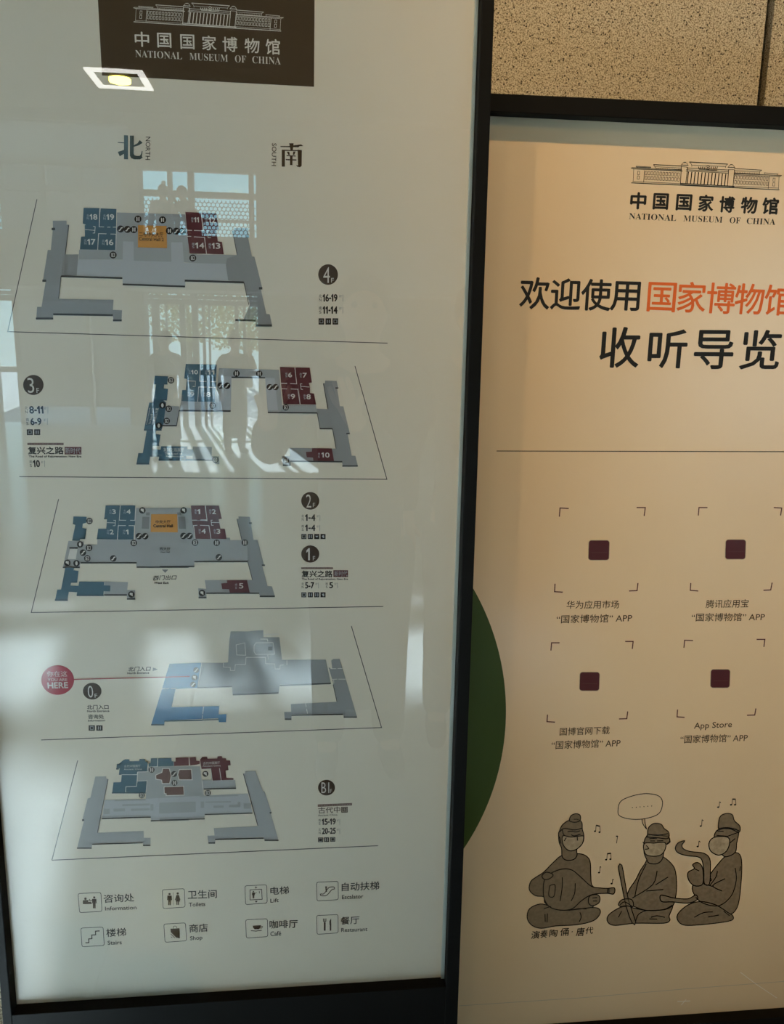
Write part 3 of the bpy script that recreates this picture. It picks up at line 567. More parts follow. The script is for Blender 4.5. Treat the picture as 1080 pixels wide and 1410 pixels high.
emit('shadow_edge', 'blued', rect(d1, 84, 838, 180, 850), rect(d1, 246, 803, 448, 814), rect(d1, 270, 380, 310, 390), rect(d1, 204, 706, 250, 715), rect(d1, 218, 270, 238, 280), rect(d1, 450, 232, 475, 243), parent=plan, layer=5)
emit('room_block', B, poly(d1(462, 140, 568, 140, 560, 262, 548, 394, 395, 392, 407, 313, 466, 313, 472, 242, 452, 238)), parent=plan, layer=4)
emit('room_block', B, poly(d1(574, 140, 682, 140, 680, 268, 560, 268)), parent=plan, layer=4)
emit('room_block', B, poly(d1(560, 268, 680, 268, 672, 394, 552, 394)), parent=plan, layer=4)
emit('room_wall', 'inkw', stroke(d1(571, 140, 563, 250, 614, 251), .9), stroke(d1(644, 251, 680, 251, 684, 160), .9), stroke(d1(548, 394, 556, 290, 612, 290), .9), stroke(d1(632, 290, 676, 291, 672, 394), .9), stroke(d1(472, 268, 532, 270), .8), stroke(d1(520, 251, 536, 251, 532, 291, 516, 291), .8), parent=plan, layer=5)
for a in (('3', 512, 203, 538, 33), ('4', 618, 203, 648, 33), ('2', 494, 354, 522, 34), ('1', 614, 354, 632, 34)): number(plan, d1, a[0], a[1], a[2], a[3], a[4], 'N')
emit('room_block', R_, poly(d2(232, 141, 335, 141, 350, 250, 240, 250)), parent=plan, layer=4)
emit('room_block', R_, poly(d2(342, 141, 440, 141, 462, 240, 438, 242, 452, 312, 485, 314, 497, 390, 384, 388, 368, 268, 352, 250)), parent=plan, layer=4)
emit('room_block', R_, poly(d2(240, 252, 368, 256, 380, 390, 262, 388)), parent=plan, layer=4)
emit('room_wall', 'inkw', stroke(d2(338, 141, 352, 248, 302, 248), .9), stroke(d2(240, 250, 278, 250), .9), stroke(d2(248, 290, 280, 288), .9), stroke(d2(300, 288, 366, 290, 381, 388), .9), stroke(d2(394, 250, 382, 250, 386, 288, 400, 288), .8), stroke(d2(384, 266, 448, 268), .8), stroke(d2(252, 292, 264, 388), .9), parent=plan, layer=5)
for a in (('1', 282, 203, 300, 34), ('2', 390, 203, 418, 34), ('4', 312, 348, 342, 34), ('3', 424, 350, 450, 34)): number(plan, d2, a[0], a[1], a[2], a[3], a[4], 'S')
emit('room_block', R_, poly(d2(500, 696, 650, 696, 670, 790, 522, 790, 516, 764, 465, 762, 458, 720, 502, 716)), parent=plan, layer=5)
emit('room_number', 'inkw', text('5', d2, 590, 757, 622, 757, 38, .014), parent=plan, layer=6)
emit('room_prefix', 'g3', text('南', d2, 560, 738, 576, 738, 17), text('S', d2, 562, 760, 575, 760, 16), parent=plan, layer=6)
emit('hall_block', 'oran', poly(d1(800, 205, 995, 205, 998, 340, 796, 338)), parent=plan, layer=4)
emit('stair_block', 'g0', poly(d1(735, 224, 788, 224, 784, 315, 730, 312)), poly(d1(764, 192, 790, 192, 790, 214, 762, 214)), poly(d2(136, 222, 190, 224, 195, 315, 142, 313)), poly(d2(130, 192, 158, 192, 160, 214, 132, 214)), parent=plan, layer=4)
emit('lettering', 'ink', text('中央大厅', d1, 834, 274, 944, 274, 24, .012), text('Central Hall', d1, 818, 303, 962, 303, 22, .05), parent=plan, layer=6)
emit('lettering', 'ink', text('西大厅', d1, 864, 474, 944, 474, 22, .012), text('West Hall', d1, 868, 492, 938, 492, 9, .05), parent=plan, layer=6)
for x, y, k in ((735, 177, 'x'), (1042, 177, 'x'), (341, 256, 'l'), (272, 429, 'h'), (338, 456, 'l'), (293, 491, 'e'), (325, 534, 'l'), (177, 567, 'o'), (245, 570, 'h'), (519, 534, 'e'), (709, 369, 'e'), (756, 369, 'e'), (671, 419, 'l'), (1041, 367, 'e'), (653, 802, 'x')): badge(plan, d1, x, y, k, 4.5)
for x, y, k in ((222, 367, 'e'), (263, 416, 'l'), (424, 418, 't'), (633, 417, 't'), (440, 526, 'e'), (315, 792, 'x')): badge(plan, d2, x, y, k, 4.5)
emit('arrow', 'g0', poly(d1(880, 617, 928, 617, 905, 641)), layer=1)
emit('lettering', 'ink', text('西门出口', d1, 814, 696, 984, 692, 34, .02, it=.25), layer=1)
emit('lettering', 'ink', text('West Exit', d1, 822, 724, 930, 723, 16, .05, it=.15), layer=1)

# ---- ground floor
plan_outline([(484, 862)] + d6(1002, 820) + [(56.7, 1018.9)])
plan = emit('floor_plan', 'g1', poly(d5(468, 338, 635, 338, 670, 335, 680, 170, 690, 105, 815, 105, 876, 98, 932, 96) + d6(122, 98, 124, 148, 242, 148, 262, 316, 588, 314, 626, 494, 244, 500, 236, 566) + d5(705, 572, 700, 516, 440, 524)), layer=2)
plan['label'] = 'grey plan of the ground floor with a blue west wing'
emit('wing', 'g1', poly(d6(628, 322, 642, 310, 690, 308, 736, 458, 820, 740, 722, 742, 716, 716, 332, 722, 332, 756, 282, 756, 278, 704, 330, 702, 328, 645, 668, 628, 640, 480, 608, 370, 636, 386)), parent=plan, layer=2)
emit('shadow_edge', 'side', rect(d6, 0, 567, 236, 577, -.04), rect(d6, 244, 502, 626, 512, -.04), rect(d6, 720, 738, 820, 747), rect(d6, 332, 724, 716, 733, -.02), rect(d6, 282, 752, 332, 763), rect(d5, 705, 570, 860, 580, -.03), rect(d5, 440, 520, 700, 527, -.03), stroke(d6(642, 500, 670, 628), .9), rect(d6, 158, 218, 190, 246), parent=plan, layer=4)
emit('gallery_wing', 'blue2', poly(d5(235, 346, 470, 338, 440, 524, 280, 532, 250, 668, 605, 660, 600, 722, 658, 720, 655, 780, 602, 780, 598, 750, 200, 768, 195, 800, 98, 802)), parent=plan, layer=4)
emit('shadow_edge', 'blued', rect(d5, 98, 793, 196, 804), rect(d5, 196, 768, 480, 776, -.02), rect(d5, 480, 760, 600, 767, -.03), parent=plan, layer=5)
emit('room_wall', 'inkw', stroke(d5(178, 533, 205, 531), 1), stroke(d5(212, 531, 232, 530), 1), stroke(d5(244, 530, 280, 529), 1), stroke(d5(488, 664, 482, 720), .9), stroke(d5(480, 728, 478, 765), .9), stroke(d5(474, 340, 446, 515), .8),
     stroke(d5(636, 340, 636, 370, 686, 372, 688, 396, 720, 396, 724, 352, 800, 352, 804, 298), .8), stroke(d5(730, 205, 795, 190, 802, 282, 735, 280), .8, True), stroke(d5(804, 298, 948, 298, 950, 345, 1018, 347, 1020, 384, 1056, 384, 1058, 356, 1080, 354), .9),
     stroke(d6(68, 190, 195, 188, 206, 274, 66, 276, 54, 255, 54, 210), .8, True), stroke(d6(100, 162, 152, 162, 156, 180), 1.2), stroke(d6(245, 356, 275, 354), .8), stroke(d6(298, 320, 298, 356), .8), stroke(d6(156, 280, 160, 312), .8),
     stroke(d6(604, 365, 610, 390), .7), stroke(d6(614, 405, 622, 440), .7), stroke(d6(622, 382, 664, 382), .8), stroke(d6(676, 381, 712, 380), .8), stroke(d6(626, 462, 672, 460), .8), stroke(d6(682, 460, 735, 460), .8), stroke(d6(646, 465, 648, 492), .7), stroke(d6(436, 640, 442, 668), .8), stroke(d6(444, 680, 452, 716), .8), stroke(d6(598, 318, 610, 362), .7),
     stroke(d6(125, 126, 240, 124), .8), stroke(d6(125, 132, 240, 130), .6), parent=plan, layer=5)
for x, y, k in ((433, 393, 'e'), (421, 448, 'o'), (410, 500, 'e')): badge(plan, d5, x, y, k, 4)
emit('lead_line', 'crim', stroke(d4(335, 462) + d5(385, 440), 1.1), layer=6)
emit('here_marker', 'crim', poly(ell(d4(213, 466)[0], 22.6, 20.4, 40)), layer=1)
emit('lettering', 'inkw', text('你在这', d4, 134, 442, 286, 440, 42, .0), layer=2)
emit('lettering', 'inkw', text('YOU ARE', d4, 140, 475, 285, 474, 21, .004), layer=2)
emit('lettering', 'inkw', text('HERE', d4, 141, 528, 290, 525, 42, .05), layer=2)
emit('lettering', 'ink', text('北门入口', d4, 736, 402, 900, 399, 34, .02, it=.25), layer=1)
emit('lettering', 'ink', text('North Entrance', d4, 731, 423, 893, 419, 14, .05, it=.12), layer=1)
emit('arrow', 'g0', poly(d4(922, 374, 958, 386, 920, 400)), layer=1)

# ---- basement
plan_outline(d7(254, 146, 62, 888) + d7(62, 888) + [(520.7, 1164.5)])
plan = emit('floor_plan', 'g2', poly(d7(385, 266, 465, 264, 468, 282, 481, 284, 402, 684, 744, 670, 746, 722, 796, 722, 795, 772, 740, 772, 738, 752, 362, 766, 358, 794, 250, 796, 300, 595, 288, 592, 328, 430, 348, 424)),
            poly(d8(635, 226, 712, 224, 768, 374, 780, 376, 832, 535, 826, 540, 882, 736, 780, 738, 774, 716, 414, 730, 412, 758, 362, 758, 356, 706, 408, 704, 402, 650, 730, 634, 622, 244, 636, 242)),
            poly(d7(700, 232, 770, 230, 780, 195, 960, 190) + d8(300, 190, 310, 290, 385, 290, 380, 210, 390, 295, 560, 292, 568, 352, 325, 356, 330, 410, 0, 440) + d7(760, 440, 765, 300, 700, 300)), layer=2)
plan['label'] = 'pale grey plan of the basement with three maroon rooms in its centre'
emit('wing', 'g3', poly(d7(455, 440, 760, 432) + d8(330, 408, 655, 392, 690, 530, 335, 548, 333, 572, 0, 588) + d7(800, 590, 795, 565, 435, 575)), parent=plan, layer=3)
emit('gallery_plan', 'g2', rect(d7, 530, 440, 760, 450, -.03), rect(d8, 300, 410, 585, 420, -.03), rect(d7, 448, 506, 492, 545), rect(d7, 585, 472, 790, 487, -.03), rect(d7, 795, 470, 818, 520), rect(d7, 520, 505, 605, 527, -.03), rect(d7, 650, 505, 790, 522, -.03), poly(d7(860, 466, 1080, 458, 1080, 530, 905, 540, 860, 542)),
     poly(d8(0, 460, 268, 452, 268, 530, 0, 540)), rect(d8, 305, 452, 330, 500), rect(d8, 340, 452, 530, 462, -.02), rect(d8, 400, 482, 475, 500, -.02), rect(d8, 515, 475, 600, 495, -.02), rect(d8, 580, 455, 600, 490), rect(d8, 625, 465, 680, 505), rect(d7, 435, 560, 795, 568, -.02), rect(d8, 335, 538, 690, 545, -.02), rect(d8, 0, 572, 333, 582, -.03), parent=plan, layer=4)
emit('shadow_edge', 'side', rect(d7, 248, 794, 358, 803), rect(d7, 362, 766, 738, 774, -.03), rect(d7, 740, 773, 795, 783), rect(d7, 433, 574, 798, 583, -.03), rect(d7, 797, 591, 1080, 600, -.03), rect(d8, 0, 586, 335, 595, -.03), rect(d8, 335, 545, 690, 553, -.03), rect(d8, 412, 730, 774, 739, -.03), rect(d8, 362, 755, 412, 765), rect(d8, 780, 737, 884, 745),
     rect(d7, 286, 584, 302, 597), rect(d8, 818, 530, 832, 541), stroke(d7(480, 286, 401, 684), .9), stroke(d8(622, 244, 730, 632), .9), rect(d8, 327, 354, 568, 363, -.02), parent=plan, layer=5)
emit('room_block', B, poly(d7(545, 174, 562, 172, 585, 150, 605, 138, 638, 138, 640, 152, 712, 152, 714, 136, 756, 136, 756, 152, 776, 154, 770, 228, 698, 230, 694, 250, 560, 252, 566, 205, 542, 212)), parent=plan, layer=4)
emit('room_block', B, poly(d7(582, 254, 700, 252, 692, 336, 612, 340, 612, 382, 510, 390, 520, 310, 576, 308)), poly(d7(612, 340, 692, 336, 700, 300, 768, 298, 760, 384, 612, 382)), parent=plan, layer=4)
emit('room_block', B, poly(d7(798, 130, 846, 130, 844, 192, 782, 194, 780, 168, 796, 166)), poly(d7(852, 130, 950, 128, 952, 152, 968, 154, 968, 188, 850, 192)), parent=plan, layer=4)
emit('shadow_edge', 'blued', rect(d7, 508, 383, 760, 392), rect(d7, 540, 205, 560, 214), rect(d7, 562, 245, 580, 253), parent=plan, layer=5)
emit('room_block', R_, poly(d8(118, 126, 215, 124, 217, 184, 106, 188, 106, 155, 118, 154)), poly(d8(222, 124, 268, 120, 272, 148, 298, 150, 298, 172, 272, 178, 226, 184)), parent=plan, layer=4)
emit('room_block', R_, poly(d8(300, 140, 316, 120, 352, 118, 356, 134, 428, 132, 430, 116, 462, 114, 466, 130, 492, 130, 496, 146, 524, 146, 528, 182, 508, 184, 512, 218, 490, 222, 496, 276, 548, 278, 550, 290, 392, 296, 380, 208, 312, 212, 304, 170)), parent=plan, layer=4)
emit('room_wall', 'inkw', stroke(d7(700, 232, 692, 338, 612, 342, 610, 382), .9), stroke(d7(562, 252, 700, 252), .8), stroke(d7(700, 232, 775, 230), .8), stroke(d7(702, 300, 770, 296, 764, 380), .8), stroke(d7(848, 128, 848, 192, 785, 195), .8), stroke(d8(444, 204, 458, 296), .9), stroke(d8(300, 175, 318, 330, 326, 400), .9), stroke(d8(218, 124, 222, 186), .8), stroke(d8(312, 212, 380, 208, 392, 298), .7), parent=plan, layer=5)
for pts in (d7(834, 255, 880, 235, 886, 206, 935, 206, 950, 260, 938, 318, 882, 318, 878, 292, 836, 286), d8(146, 214, 236, 212, 242, 290, 145, 290, 134, 252), d8(32, 342, 178, 338, 182, 404, 48, 408, 48, 394, 34, 392)):
    emit('hall_block', 'redd', poly(pts), parent=plan, layer=5); emit('room_wall', 'inkw', stroke(pts, 1.1, True), parent=plan, layer=6)
for x, y, k in ((804, 216, 't'), (971, 247, 'e'), (974, 313, 't'), (730, 406, 'l')): badge(plan, d7, x, y, k, 4.1)
for x, y, k in ((340, 246, 'x'), (358, 388, 'l')): badge(plan, d8, x, y, k, 4.1)
emit('lettering', 'inkw', text('古代中国展厅', d7, 600, 200, 722, 196, 20), text('Ancient China', d7, 598, 218, 732, 216, 12, .01), text('古代中国展厅', d8, 324, 178, 448, 172, 20), text('Ancient China', d8, 320, 194, 454, 190, 12, .01), parent=plan, layer=6)

# ---- floor badges and listings
def floor_badge(f, x, y, rx, ry, s, nx0, nyb, nx1, nh, fx0, fyb, fx1, fh):
    b = emit('floor_badge', 'brown', poly(ell(f(x, y)[0], rx / f.s, ry / f.s, 40)), layer=1)
    emit('floor_number', 'inkw', text(s, f, nx0, nyb, nx1, nyb, nh, -.004), parent=b, layer=2); emit('floor_letter', 'inkw', text('F', f, fx0, fyb, fx1, fyb, fh), parent=b, layer=2)
floor_badge(c4, 763, 425, 49, 51, '4', 739, 466, 772, 78, 778, 464, 792, 22)
floor_badge(c7, 175, 203, 95, 93, '3', 127, 277, 186, 140, 206, 277, 230, 45)
floor_badge(d3, 320, 200, 84, 82, '2', 282, 263, 330, 122, 344, 258, 366, 38)
floor_badge(d3, 320, 694, 84, 80, '1', 284, 752, 316, 112, 344, 752, 366, 38)
floor_badge(d4, 470, 549, 69, 62, '0', 440, 597, 479, 88, 489, 597, 508, 28)
floor_badge(e1_, 471, 233, 79, 73, 'B1', 424, 283, 496, 98, 505, 282, 522, 36)
def row(f, pre, s, px, x0, x1, yb, h, ex=None, sl=0.0):
    emit('lettering', 'ink', text('北' if pre == 'N' else '南', f, px, yb - h * .53, px + h * .42, yb - h * .53, h * .46), text(pre, f, px + h * .05, yb, px + h * .36, yb, h * .42), layer=1)
    emit('lettering', 'ink', text(s, f, x0, yb, x1, yb + sl * (x1 - x0), h, .045), layer=1)
    if ex: emit('lettering', 'g0', text('展厅', f, ex, yb - h * .55, ex + h * .38, yb - h * .55, h * .34), stroke(f(ex + h * .52, yb - h * .95, ex + h * .52, yb), .5), layer=1)
row(c4, 'N', '16-19', 717, 738, 808, 558, 35, 818); row(c4, 'S', '11-14', 717, 738, 808, 618, 35, 818)
row(c7, 'N', '8-11', 98, 142, 268, 467, 66, 276); row(c7, 'S', '6-9', 108, 152, 250, 575, 64, 272); row(c7, 'S', '10', 140, 178, 236, 965, 62, 248)
row(d3, 'N', '1-4', 238, 275, 365, 385, 58, 380); row(d3, 'S', '1-4', 238, 275, 365, 479, 56, 380); row(d3, 'N', '5-7', 238, 274, 354, 1013, 55, 368); row(d3, 'S', '5', 462, 498, 530, 1010, 52, 545)
row(e1_, 'S', '15-19', 396, 430, 555, 578, 54, 566, -.03); row(e1_, 'N', '20-25', 396, 430, 555, 664, 54, 566, -.03)
def facility(f, x0, y0, x1, y1, kind):
    b = emit('facility_symbol', 'ink', poly(f(x0, y0, x1, y0, x1, y1, x0, y1)), layer=1)
    (X, Y) = f((x0 + x1) / 2, (y0 + y1) / 2)[0]
    g = {'l': [stroke([(X - 2, Y - 2), (X + 2, Y - 2), (X + 2, Y + 2), (X - 2, Y + 2)], .5, True)], 't': [stroke([(X - 1.4, Y - 2.2), (X - 1.4, Y + 2.2)], 1), stroke([(X + 1.4, Y - 2.2), (X + 1.4, Y + 2.2)], 1)],
         'c': [poly([(X - 2, Y - 1), (X + 2, Y - 1), (X + 1, Y + 1), (X - 1, Y + 1)])], 'x': [poly([(X - 1.8, Y - 1), (X + 1.4, Y - 2), (X + 1.8, Y + 2), (X, Y + 2)])]}[kind]
    emit('symbol', 'g3', *g, parent=b, layer=2)
for x0, k in ((716, 'l'), (750, 't'), (785, 'l')): facility(c4, x0, 642, x0 + 28, 673, k)
for x0, k in ((114, 'l'), (182, 't')): facility(c7, x0, 615, x0 + 57, 669, k)
for x0, k in ((237, 'l'), (297, 't'), (357, 'c'), (415, 'x')): facility(d3, x0, 508, x0 + 47, 556, k); facility(d3, x0, 1050, x0 + 47, 1097, 't' if k == 'c' else k)
for x0, k in ((443, 'l'), (500, 't')): facility(d4, x0, 803, x0 + 47, 843, k)
for x0, k in ((392, 'l'), (449, 't'), (506, 'l')): facility(e1_, x0, 697 - (x0 - 392) * .04, x0 + 46, 740 - (x0 - 392) * .04, k)
emit('heading_bar', 'redd', rect(c7, 120, 741, 456, 762), layer=1); emit('heading_bar', 'redd', rect(d3, 236, 818, 531, 834), layer=1); emit('heading_bar', 'redd', rect(e1_, 390, 389, 708, 411, -.04), layer=1)
M['ink2'] = mat('ink_pale_detail', (.42, .36, .33), .5, .3)
for f, x0, x1, y, h in ((c7, 126, 450, 757, 12), (d3, 241, 526, 830, 9)): emit('lettering', 'ink2', text('国家博物馆基本陈列展览专题', f, x0, y, x1, y, h), layer=2)
emit('lettering', 'ink2', text('国家博物馆基本陈列展览专题', e1_, 395, 406, 702, 395, 13), layer=2)
for f, x0, x1, yb, h, bx, ex0, ex1, eyb, eh in ((c7, 128, 456, 846, 68, (466, 779, 622, 849), 134, 622, 881, 22), (d3, 241, 526, 909, 60, (535, 845, 671, 908), 242, 670, 938, 18)):
    emit('lettering', 'ink', text('复兴之路', f, x0, yb, x1, yb, h, .03), layer=1)
    t_ = emit('era_tag', 'red', rect(f, *bx), layer=1)
    emit('lettering', 'g3', text('新时代', f, bx[0] + 8, bx[3] - 7, bx[2] - 6, bx[3] - 7, (bx[3] - bx[1]) * .8), parent=t_, layer=2)
    emit('lettering', 'ink', text('The Road of Rejuvenation: New Era', f, ex0, eyb, ex1, eyb, eh, .05), layer=1)
emit('lettering', 'brown', text('古代中', e1_, 394, 474, 598, 466, 58, .01), layer=1)
t_ = emit('character_tag', 'brown', poly(e1_(608, 412, 668, 410, 668, 464, 608, 466)), layer=1); emit('lettering', 'ink2', text('国', e1_, 615, 460, 661, 459, 44), parent=t_, layer=2)
emit('lettering', 'brown', text('Ancient China', e1_, 392, 500, 572, 494, 18, .012), layer=1)
emit('lettering', 'ink', text('北门入口', d4, 433, 684, 592, 683, 32, .025), text('North Entrance', d4, 433, 705, 597, 703, 14, .05), text('咨询处', d4, 440, 755, 557, 754, 32, .025), text('Information', d4, 440, 775, 565, 773, 13, .05), layer=1)

# ---- legend of symbols
def legend(f, q, drawing, zh, zx0, zy0, zx1, zy1, zh_h, en, ex0, ey0, ex1, ey1, eh):
    P4 = f(*q); out = []
    for i in range(4):
        a, b, c = P4[i - 1], P4[i], P4[(i + 1) % 4]; r = 2.4
        u = lambda p, q_: (lambda L: (p[0] + (q_[0] - p[0]) * r / L, p[1] + (q_[1] - p[1]) * r / L))(math.hypot(q_[0] - p[0], q_[1] - p[1]))
        s_, e_ = u(b, a), u(b, c); out += [s_, ((s_[0] + e_[0]) / 4 + b[0] / 2, (s_[1] + e_[1]) / 4 + b[1] / 2), e_]
    b = emit('symbol_box', 'ink', stroke(out, .75, True), layer=1)
    emit('symbol', 'brown', *drawing, parent=b, layer=1)
    emit('lettering', 'ink', text(zh, f, zx0, zy0, zx1, zy1, zh_h, .012), layer=1)
    emit('lettering', 'ink', text(en, f, ex0, ey0, ex1, ey1, eh, .02), layer=1)
def pers(f, x, y, h, skirt=False):
    k = h / 80.0; g = [poly(ell(f(x, y + 6 * k)[0], 7.5 * k / f.s, 7.5 * k / f.s, 10))]
    if skirt: g += [poly(f(x - 8 * k, y + 16 * k, x + 8 * k, y + 16 * k, x + 17 * k, y + 48 * k, x + 10 * k, y + 50 * k, x + 5 * k, y + 34 * k, x + 14 * k, y + 58 * k, x - 14 * k, y + 58 * k, x - 5 * k, y + 34 * k, x - 12 * k, y + 50 * k, x - 18 * k, y + 48 * k)), stroke(f(x - 5 * k, y + 56 * k, x - 5 * k, y + 80 * k), 7 * k / f.s), stroke(f(x + 5 * k, y + 56 * k, x + 5 * k, y + 80 * k), 7 * k / f.s)]
    else: g += [poly(f(x - 14 * k, y + 16 * k, x + 14 * k, y + 16 * k, x + 16 * k, y + 46 * k, x + 10 * k, y + 46 * k, x + 9 * k, y + 26 * k, x + 9 * k, y + 80 * k, x + 1 * k, y + 80 * k, x, y + 48 * k, x - 1 * k, y + 80 * k, x - 9 * k, y + 80 * k, x - 9 * k, y + 26 * k, x - 10 * k, y + 46 * k, x - 16 * k, y + 46 * k))]
    return g
legend(e2_, (82, 143, 230, 136, 237, 258, 92, 266), [poly(ell(e2_(130, 176)[0], 1.7, 1.7, 10)), poly(e2_(113, 186, 146, 185, 148, 196, 166, 196, 172, 210, 114, 210))] + pers(e2_, 187, 162, 76) + [stroke(e2_(176, 184, 160, 190, 156, 178), .9), stroke(e2_(146, 190, 158, 182), .9)],
       '咨询处', 250, 203, 445, 194, 52, 'Information', 258, 252, 460, 244, 24)
legend(e2_, (627, 118, 770, 111, 775, 230, 632, 240), pers(e2_, 674, 140, 78) + pers(e2_, 727, 136, 80, True) + [stroke(e2_(697, 135, 700, 218), .4)], '卫生间', 793, 178, 980, 171, 54, 'Toilets', 800, 228, 905, 222, 25)
legend(e2_, (100, 366, 244, 359, 252, 478, 108, 487), [stroke(e2_(130, 461, 152, 460, 151, 436, 172, 434, 171, 411, 196, 409, 195, 386, 222, 384), 1.3)], '楼梯', 267, 423, 394, 416, 52, 'Stairs', 275, 474, 365, 470, 25)
legend(e2_, (637, 340, 777, 332, 784, 448, 645, 458), [poly(e2_(680, 370, 738, 367, 741, 432, 718, 428, 682, 392)), stroke(e2_(697, 370, 699, 356, 709, 352, 719, 356, 722, 369), .6), stroke(e2_(682, 404, 708, 430), .8), stroke(e2_(684, 422, 692, 430), .8)], '商店', 803, 395, 922, 388, 52, 'Shop', 808, 452, 887, 446, 32)
legend(e3_, (85, 97, 233, 90, 236, 213, 90, 224), [stroke(e3_(120, 124, 198, 120, 202, 188, 120, 192), .9, True), poly(e3_(150, 110, 160, 102, 170, 110)), poly(e3_(152, 200, 172, 199, 162, 210)), stroke(e3_(160, 100, 160, 116), .6), stroke(e3_(162, 196, 162, 208), .6)] + pers(e3_, 143, 132, 50) + [stroke(e3_(150, 150, 166, 142), .7), stroke(e3_(182, 132, 184, 148), .8)],
       '电梯', 258, 158, 383, 151, 52, 'Lift', 258, 211, 313, 206, 26)
legend(e3_, (570, 73, 716, 66, 717, 190, 573, 200), [stroke(spline(e3_(598, 152, 620, 150, 650, 112, 672, 104, 688, 106, 690, 118, 672, 124, 640, 160, 612, 164, 598, 162), 3, True), 1.1, True), poly(ell(e3_(634, 106)[0], 1.3, 1.3, 8)), stroke(e3_(634, 112, 636, 138), 1.8)], '自动扶梯', 740, 133, 993, 122, 56, 'Escalator', 742, 187, 885, 181, 27)
legend(e3_, (90, 327, 237, 319, 240, 440, 95, 450), [poly(e3_(138, 366, 194, 363, 190, 380, 180, 390, 152, 391, 142, 382)), stroke(e3_(192, 368, 204, 372, 200, 382, 188, 383), .8), stroke(e3_(126, 400, 160, 403, 200, 397), 1)], '咖啡厅', 253, 386, 443, 380, 54, 'Café', 258, 437, 330, 432, 30)
legend(e3_, (570, 298, 715, 291, 716, 415, 573, 425), [stroke(e3_(625, 342, 625, 400), 2.4), stroke(e3_(615, 318, 617, 338, 633, 337, 634, 317), .8), stroke(e3_(621, 318, 621, 340), .6), stroke(e3_(628, 318, 628, 340), .6), stroke(e3_(664, 352, 664, 400), 2), poly(e3_(668, 316, 668, 360, 657, 360, 657, 336))], '餐厅', 733, 360, 858, 353, 52, 'Restaurant', 737, 409, 913, 402, 26)

# ------------------------------------------------------------------ right sign: cream audio-guide board
PR = .13
PLANE = PR
sign2 = empty('audio_guide_sign', (P(900, 1500, PR)[0], PR + .02, 0.0), 'cream and ochre audio guide board in a black frame, right and partly hidden', 'sign')
CUR = sign2; YR = PR - .022
def T_(x): return 155.5 + (x - 675.5) * .0485               # visible lower edge of the head rail
def To(x): return 128 + (x - 676.4) * .0463
RXR = 1165
x_l = 600
lx_ = lambda y: line_x((661, 0), (600, 1410), y)            # left stile, hidden behind the other sign
rx_ = lambda y: line_x((1190, 0), (1105, 1400), y)
def rim(y): return y
cuboid_px('frame_rail', M['frame'], [(lx_(120), To(lx_(120))), (rx_(160), To(rx_(160))), (rx_(160), T_(rx_(160)) - 2), (lx_(150), T_(lx_(150)) - 2)], YR, PR + .03, sign2, .0012)
fb = lambda x: 1399.8 + (x - 964) * -.0707 + 9
cuboid_px('frame_rail', M['frame'], [(lx_(1410), fb(lx_(1410))), (rx_(1400), fb(rx_(1400))), (rx_(1440), fb(rx_(1400)) + 55), (lx_(1470), fb(lx_(1410)) + 55)], YR, PR + .03, sign2, .0012)
cuboid_px('frame_stile', M['frame'], [(lx_(120) - 24, To(lx_(120)) - 1), (lx_(120), To(lx_(120))), (lx_(1490), fb(lx_(1410)) + 55), (lx_(1490) - 22, fb(lx_(1410)) + 56)], YR, PR + .03, sign2, .0012)
cuboid_px('frame_stile', M['frame'], [(rx_(160), To(rx_(160))), (rx_(160) + 24, To(rx_(160)) + 1), (rx_(1460) + 22, fb(rx_(1400)) + 54), (rx_(1460), fb(rx_(1400)) + 55)], YR, PR + .03, sign2, .0012)
q2 = [(P(x, y, PR)[0], P(x, y, PR)[2]) for x, y in ((lx_(140) - 2, 140), (rx_(140) + 3, 166), (rx_(1430) + 3, 1425), (lx_(1430) - 2, 1448))]
mesh_obj('poster', *prism(q2, PR, PR + .002), M['poster_c'], sign2)
mesh_obj('back_panel', *prism(q2, PR + .004, PR + .028), M['back'], sign2)
xa, xb = P(lx_(1460), 1460, PR)[0], P(rx_(1460), 1440, PR)[0]; zc = P(850, 1456, PR)[2]
mesh_obj('kick_panel', *box(xa, xb, PR - .012, PR + .024, .03, zc + .02), M['frame'], sign2)
mesh_obj('base_plate', *box(xa - .02, xb + .02, PR - .028, PR + .12, 0, .03), M['frame'], sign2)
# green disc bleeding off the left edge of the print
cxg, cyg, rg = 359.0, 979.0, 338.0
pg = [(cxg + rg * math.cos(t), cyg + rg * math.sin(t)) for t in [math.radians(-46 + 92 * i / 60) for i in range(61)]]
pg = [p for p in pg if p[0] > lx_(p[1]) + 2]
emit('green_disc', 'green', poly(pg), layer=1)
museum_logo(lambda x, y: e4_(x, y)[0], 'ink', 2.6)
for ch, x0, x1, yb, h in (('中', 85, 182, 410, 105), ('国', 232, 326, 412, 100), ('国', 381, 477, 418, 100), ('家', 525, 617, 424, 103), ('博', 660, 753, 431, 100), ('物', 799, 899, 438, 103), ('馆', 937, 1036, 443, 104)):
    emit('lettering', 'ink', text(ch, e4_, x0, yb, x1, yb + 3, h, .035), layer=1)
for w_, x0, x1 in (('NATIONAL', 77, 381), ('MUSEUM', 428, 680), ('OF', 727, 797), ('CHINA', 837, 1023)):
    emit('lettering', 'ink', text(SERIF[w_], e4_, x0, 478 + (x0 - 77) * .040, x1, 478 + (x1 - 77) * .040, 40, -.004), layer=1)
for ch, x0, x1, yb, h in (('欢', 70, 182, 180, 120), ('迎', 188, 300, 182, 118), ('使', 304, 415, 185, 118), ('用', 416, 525, 186, 110)): emit('lettering', 'ink', text(ch, e5_, x0, yb, x1, yb + 3, h, .015), layer=1)
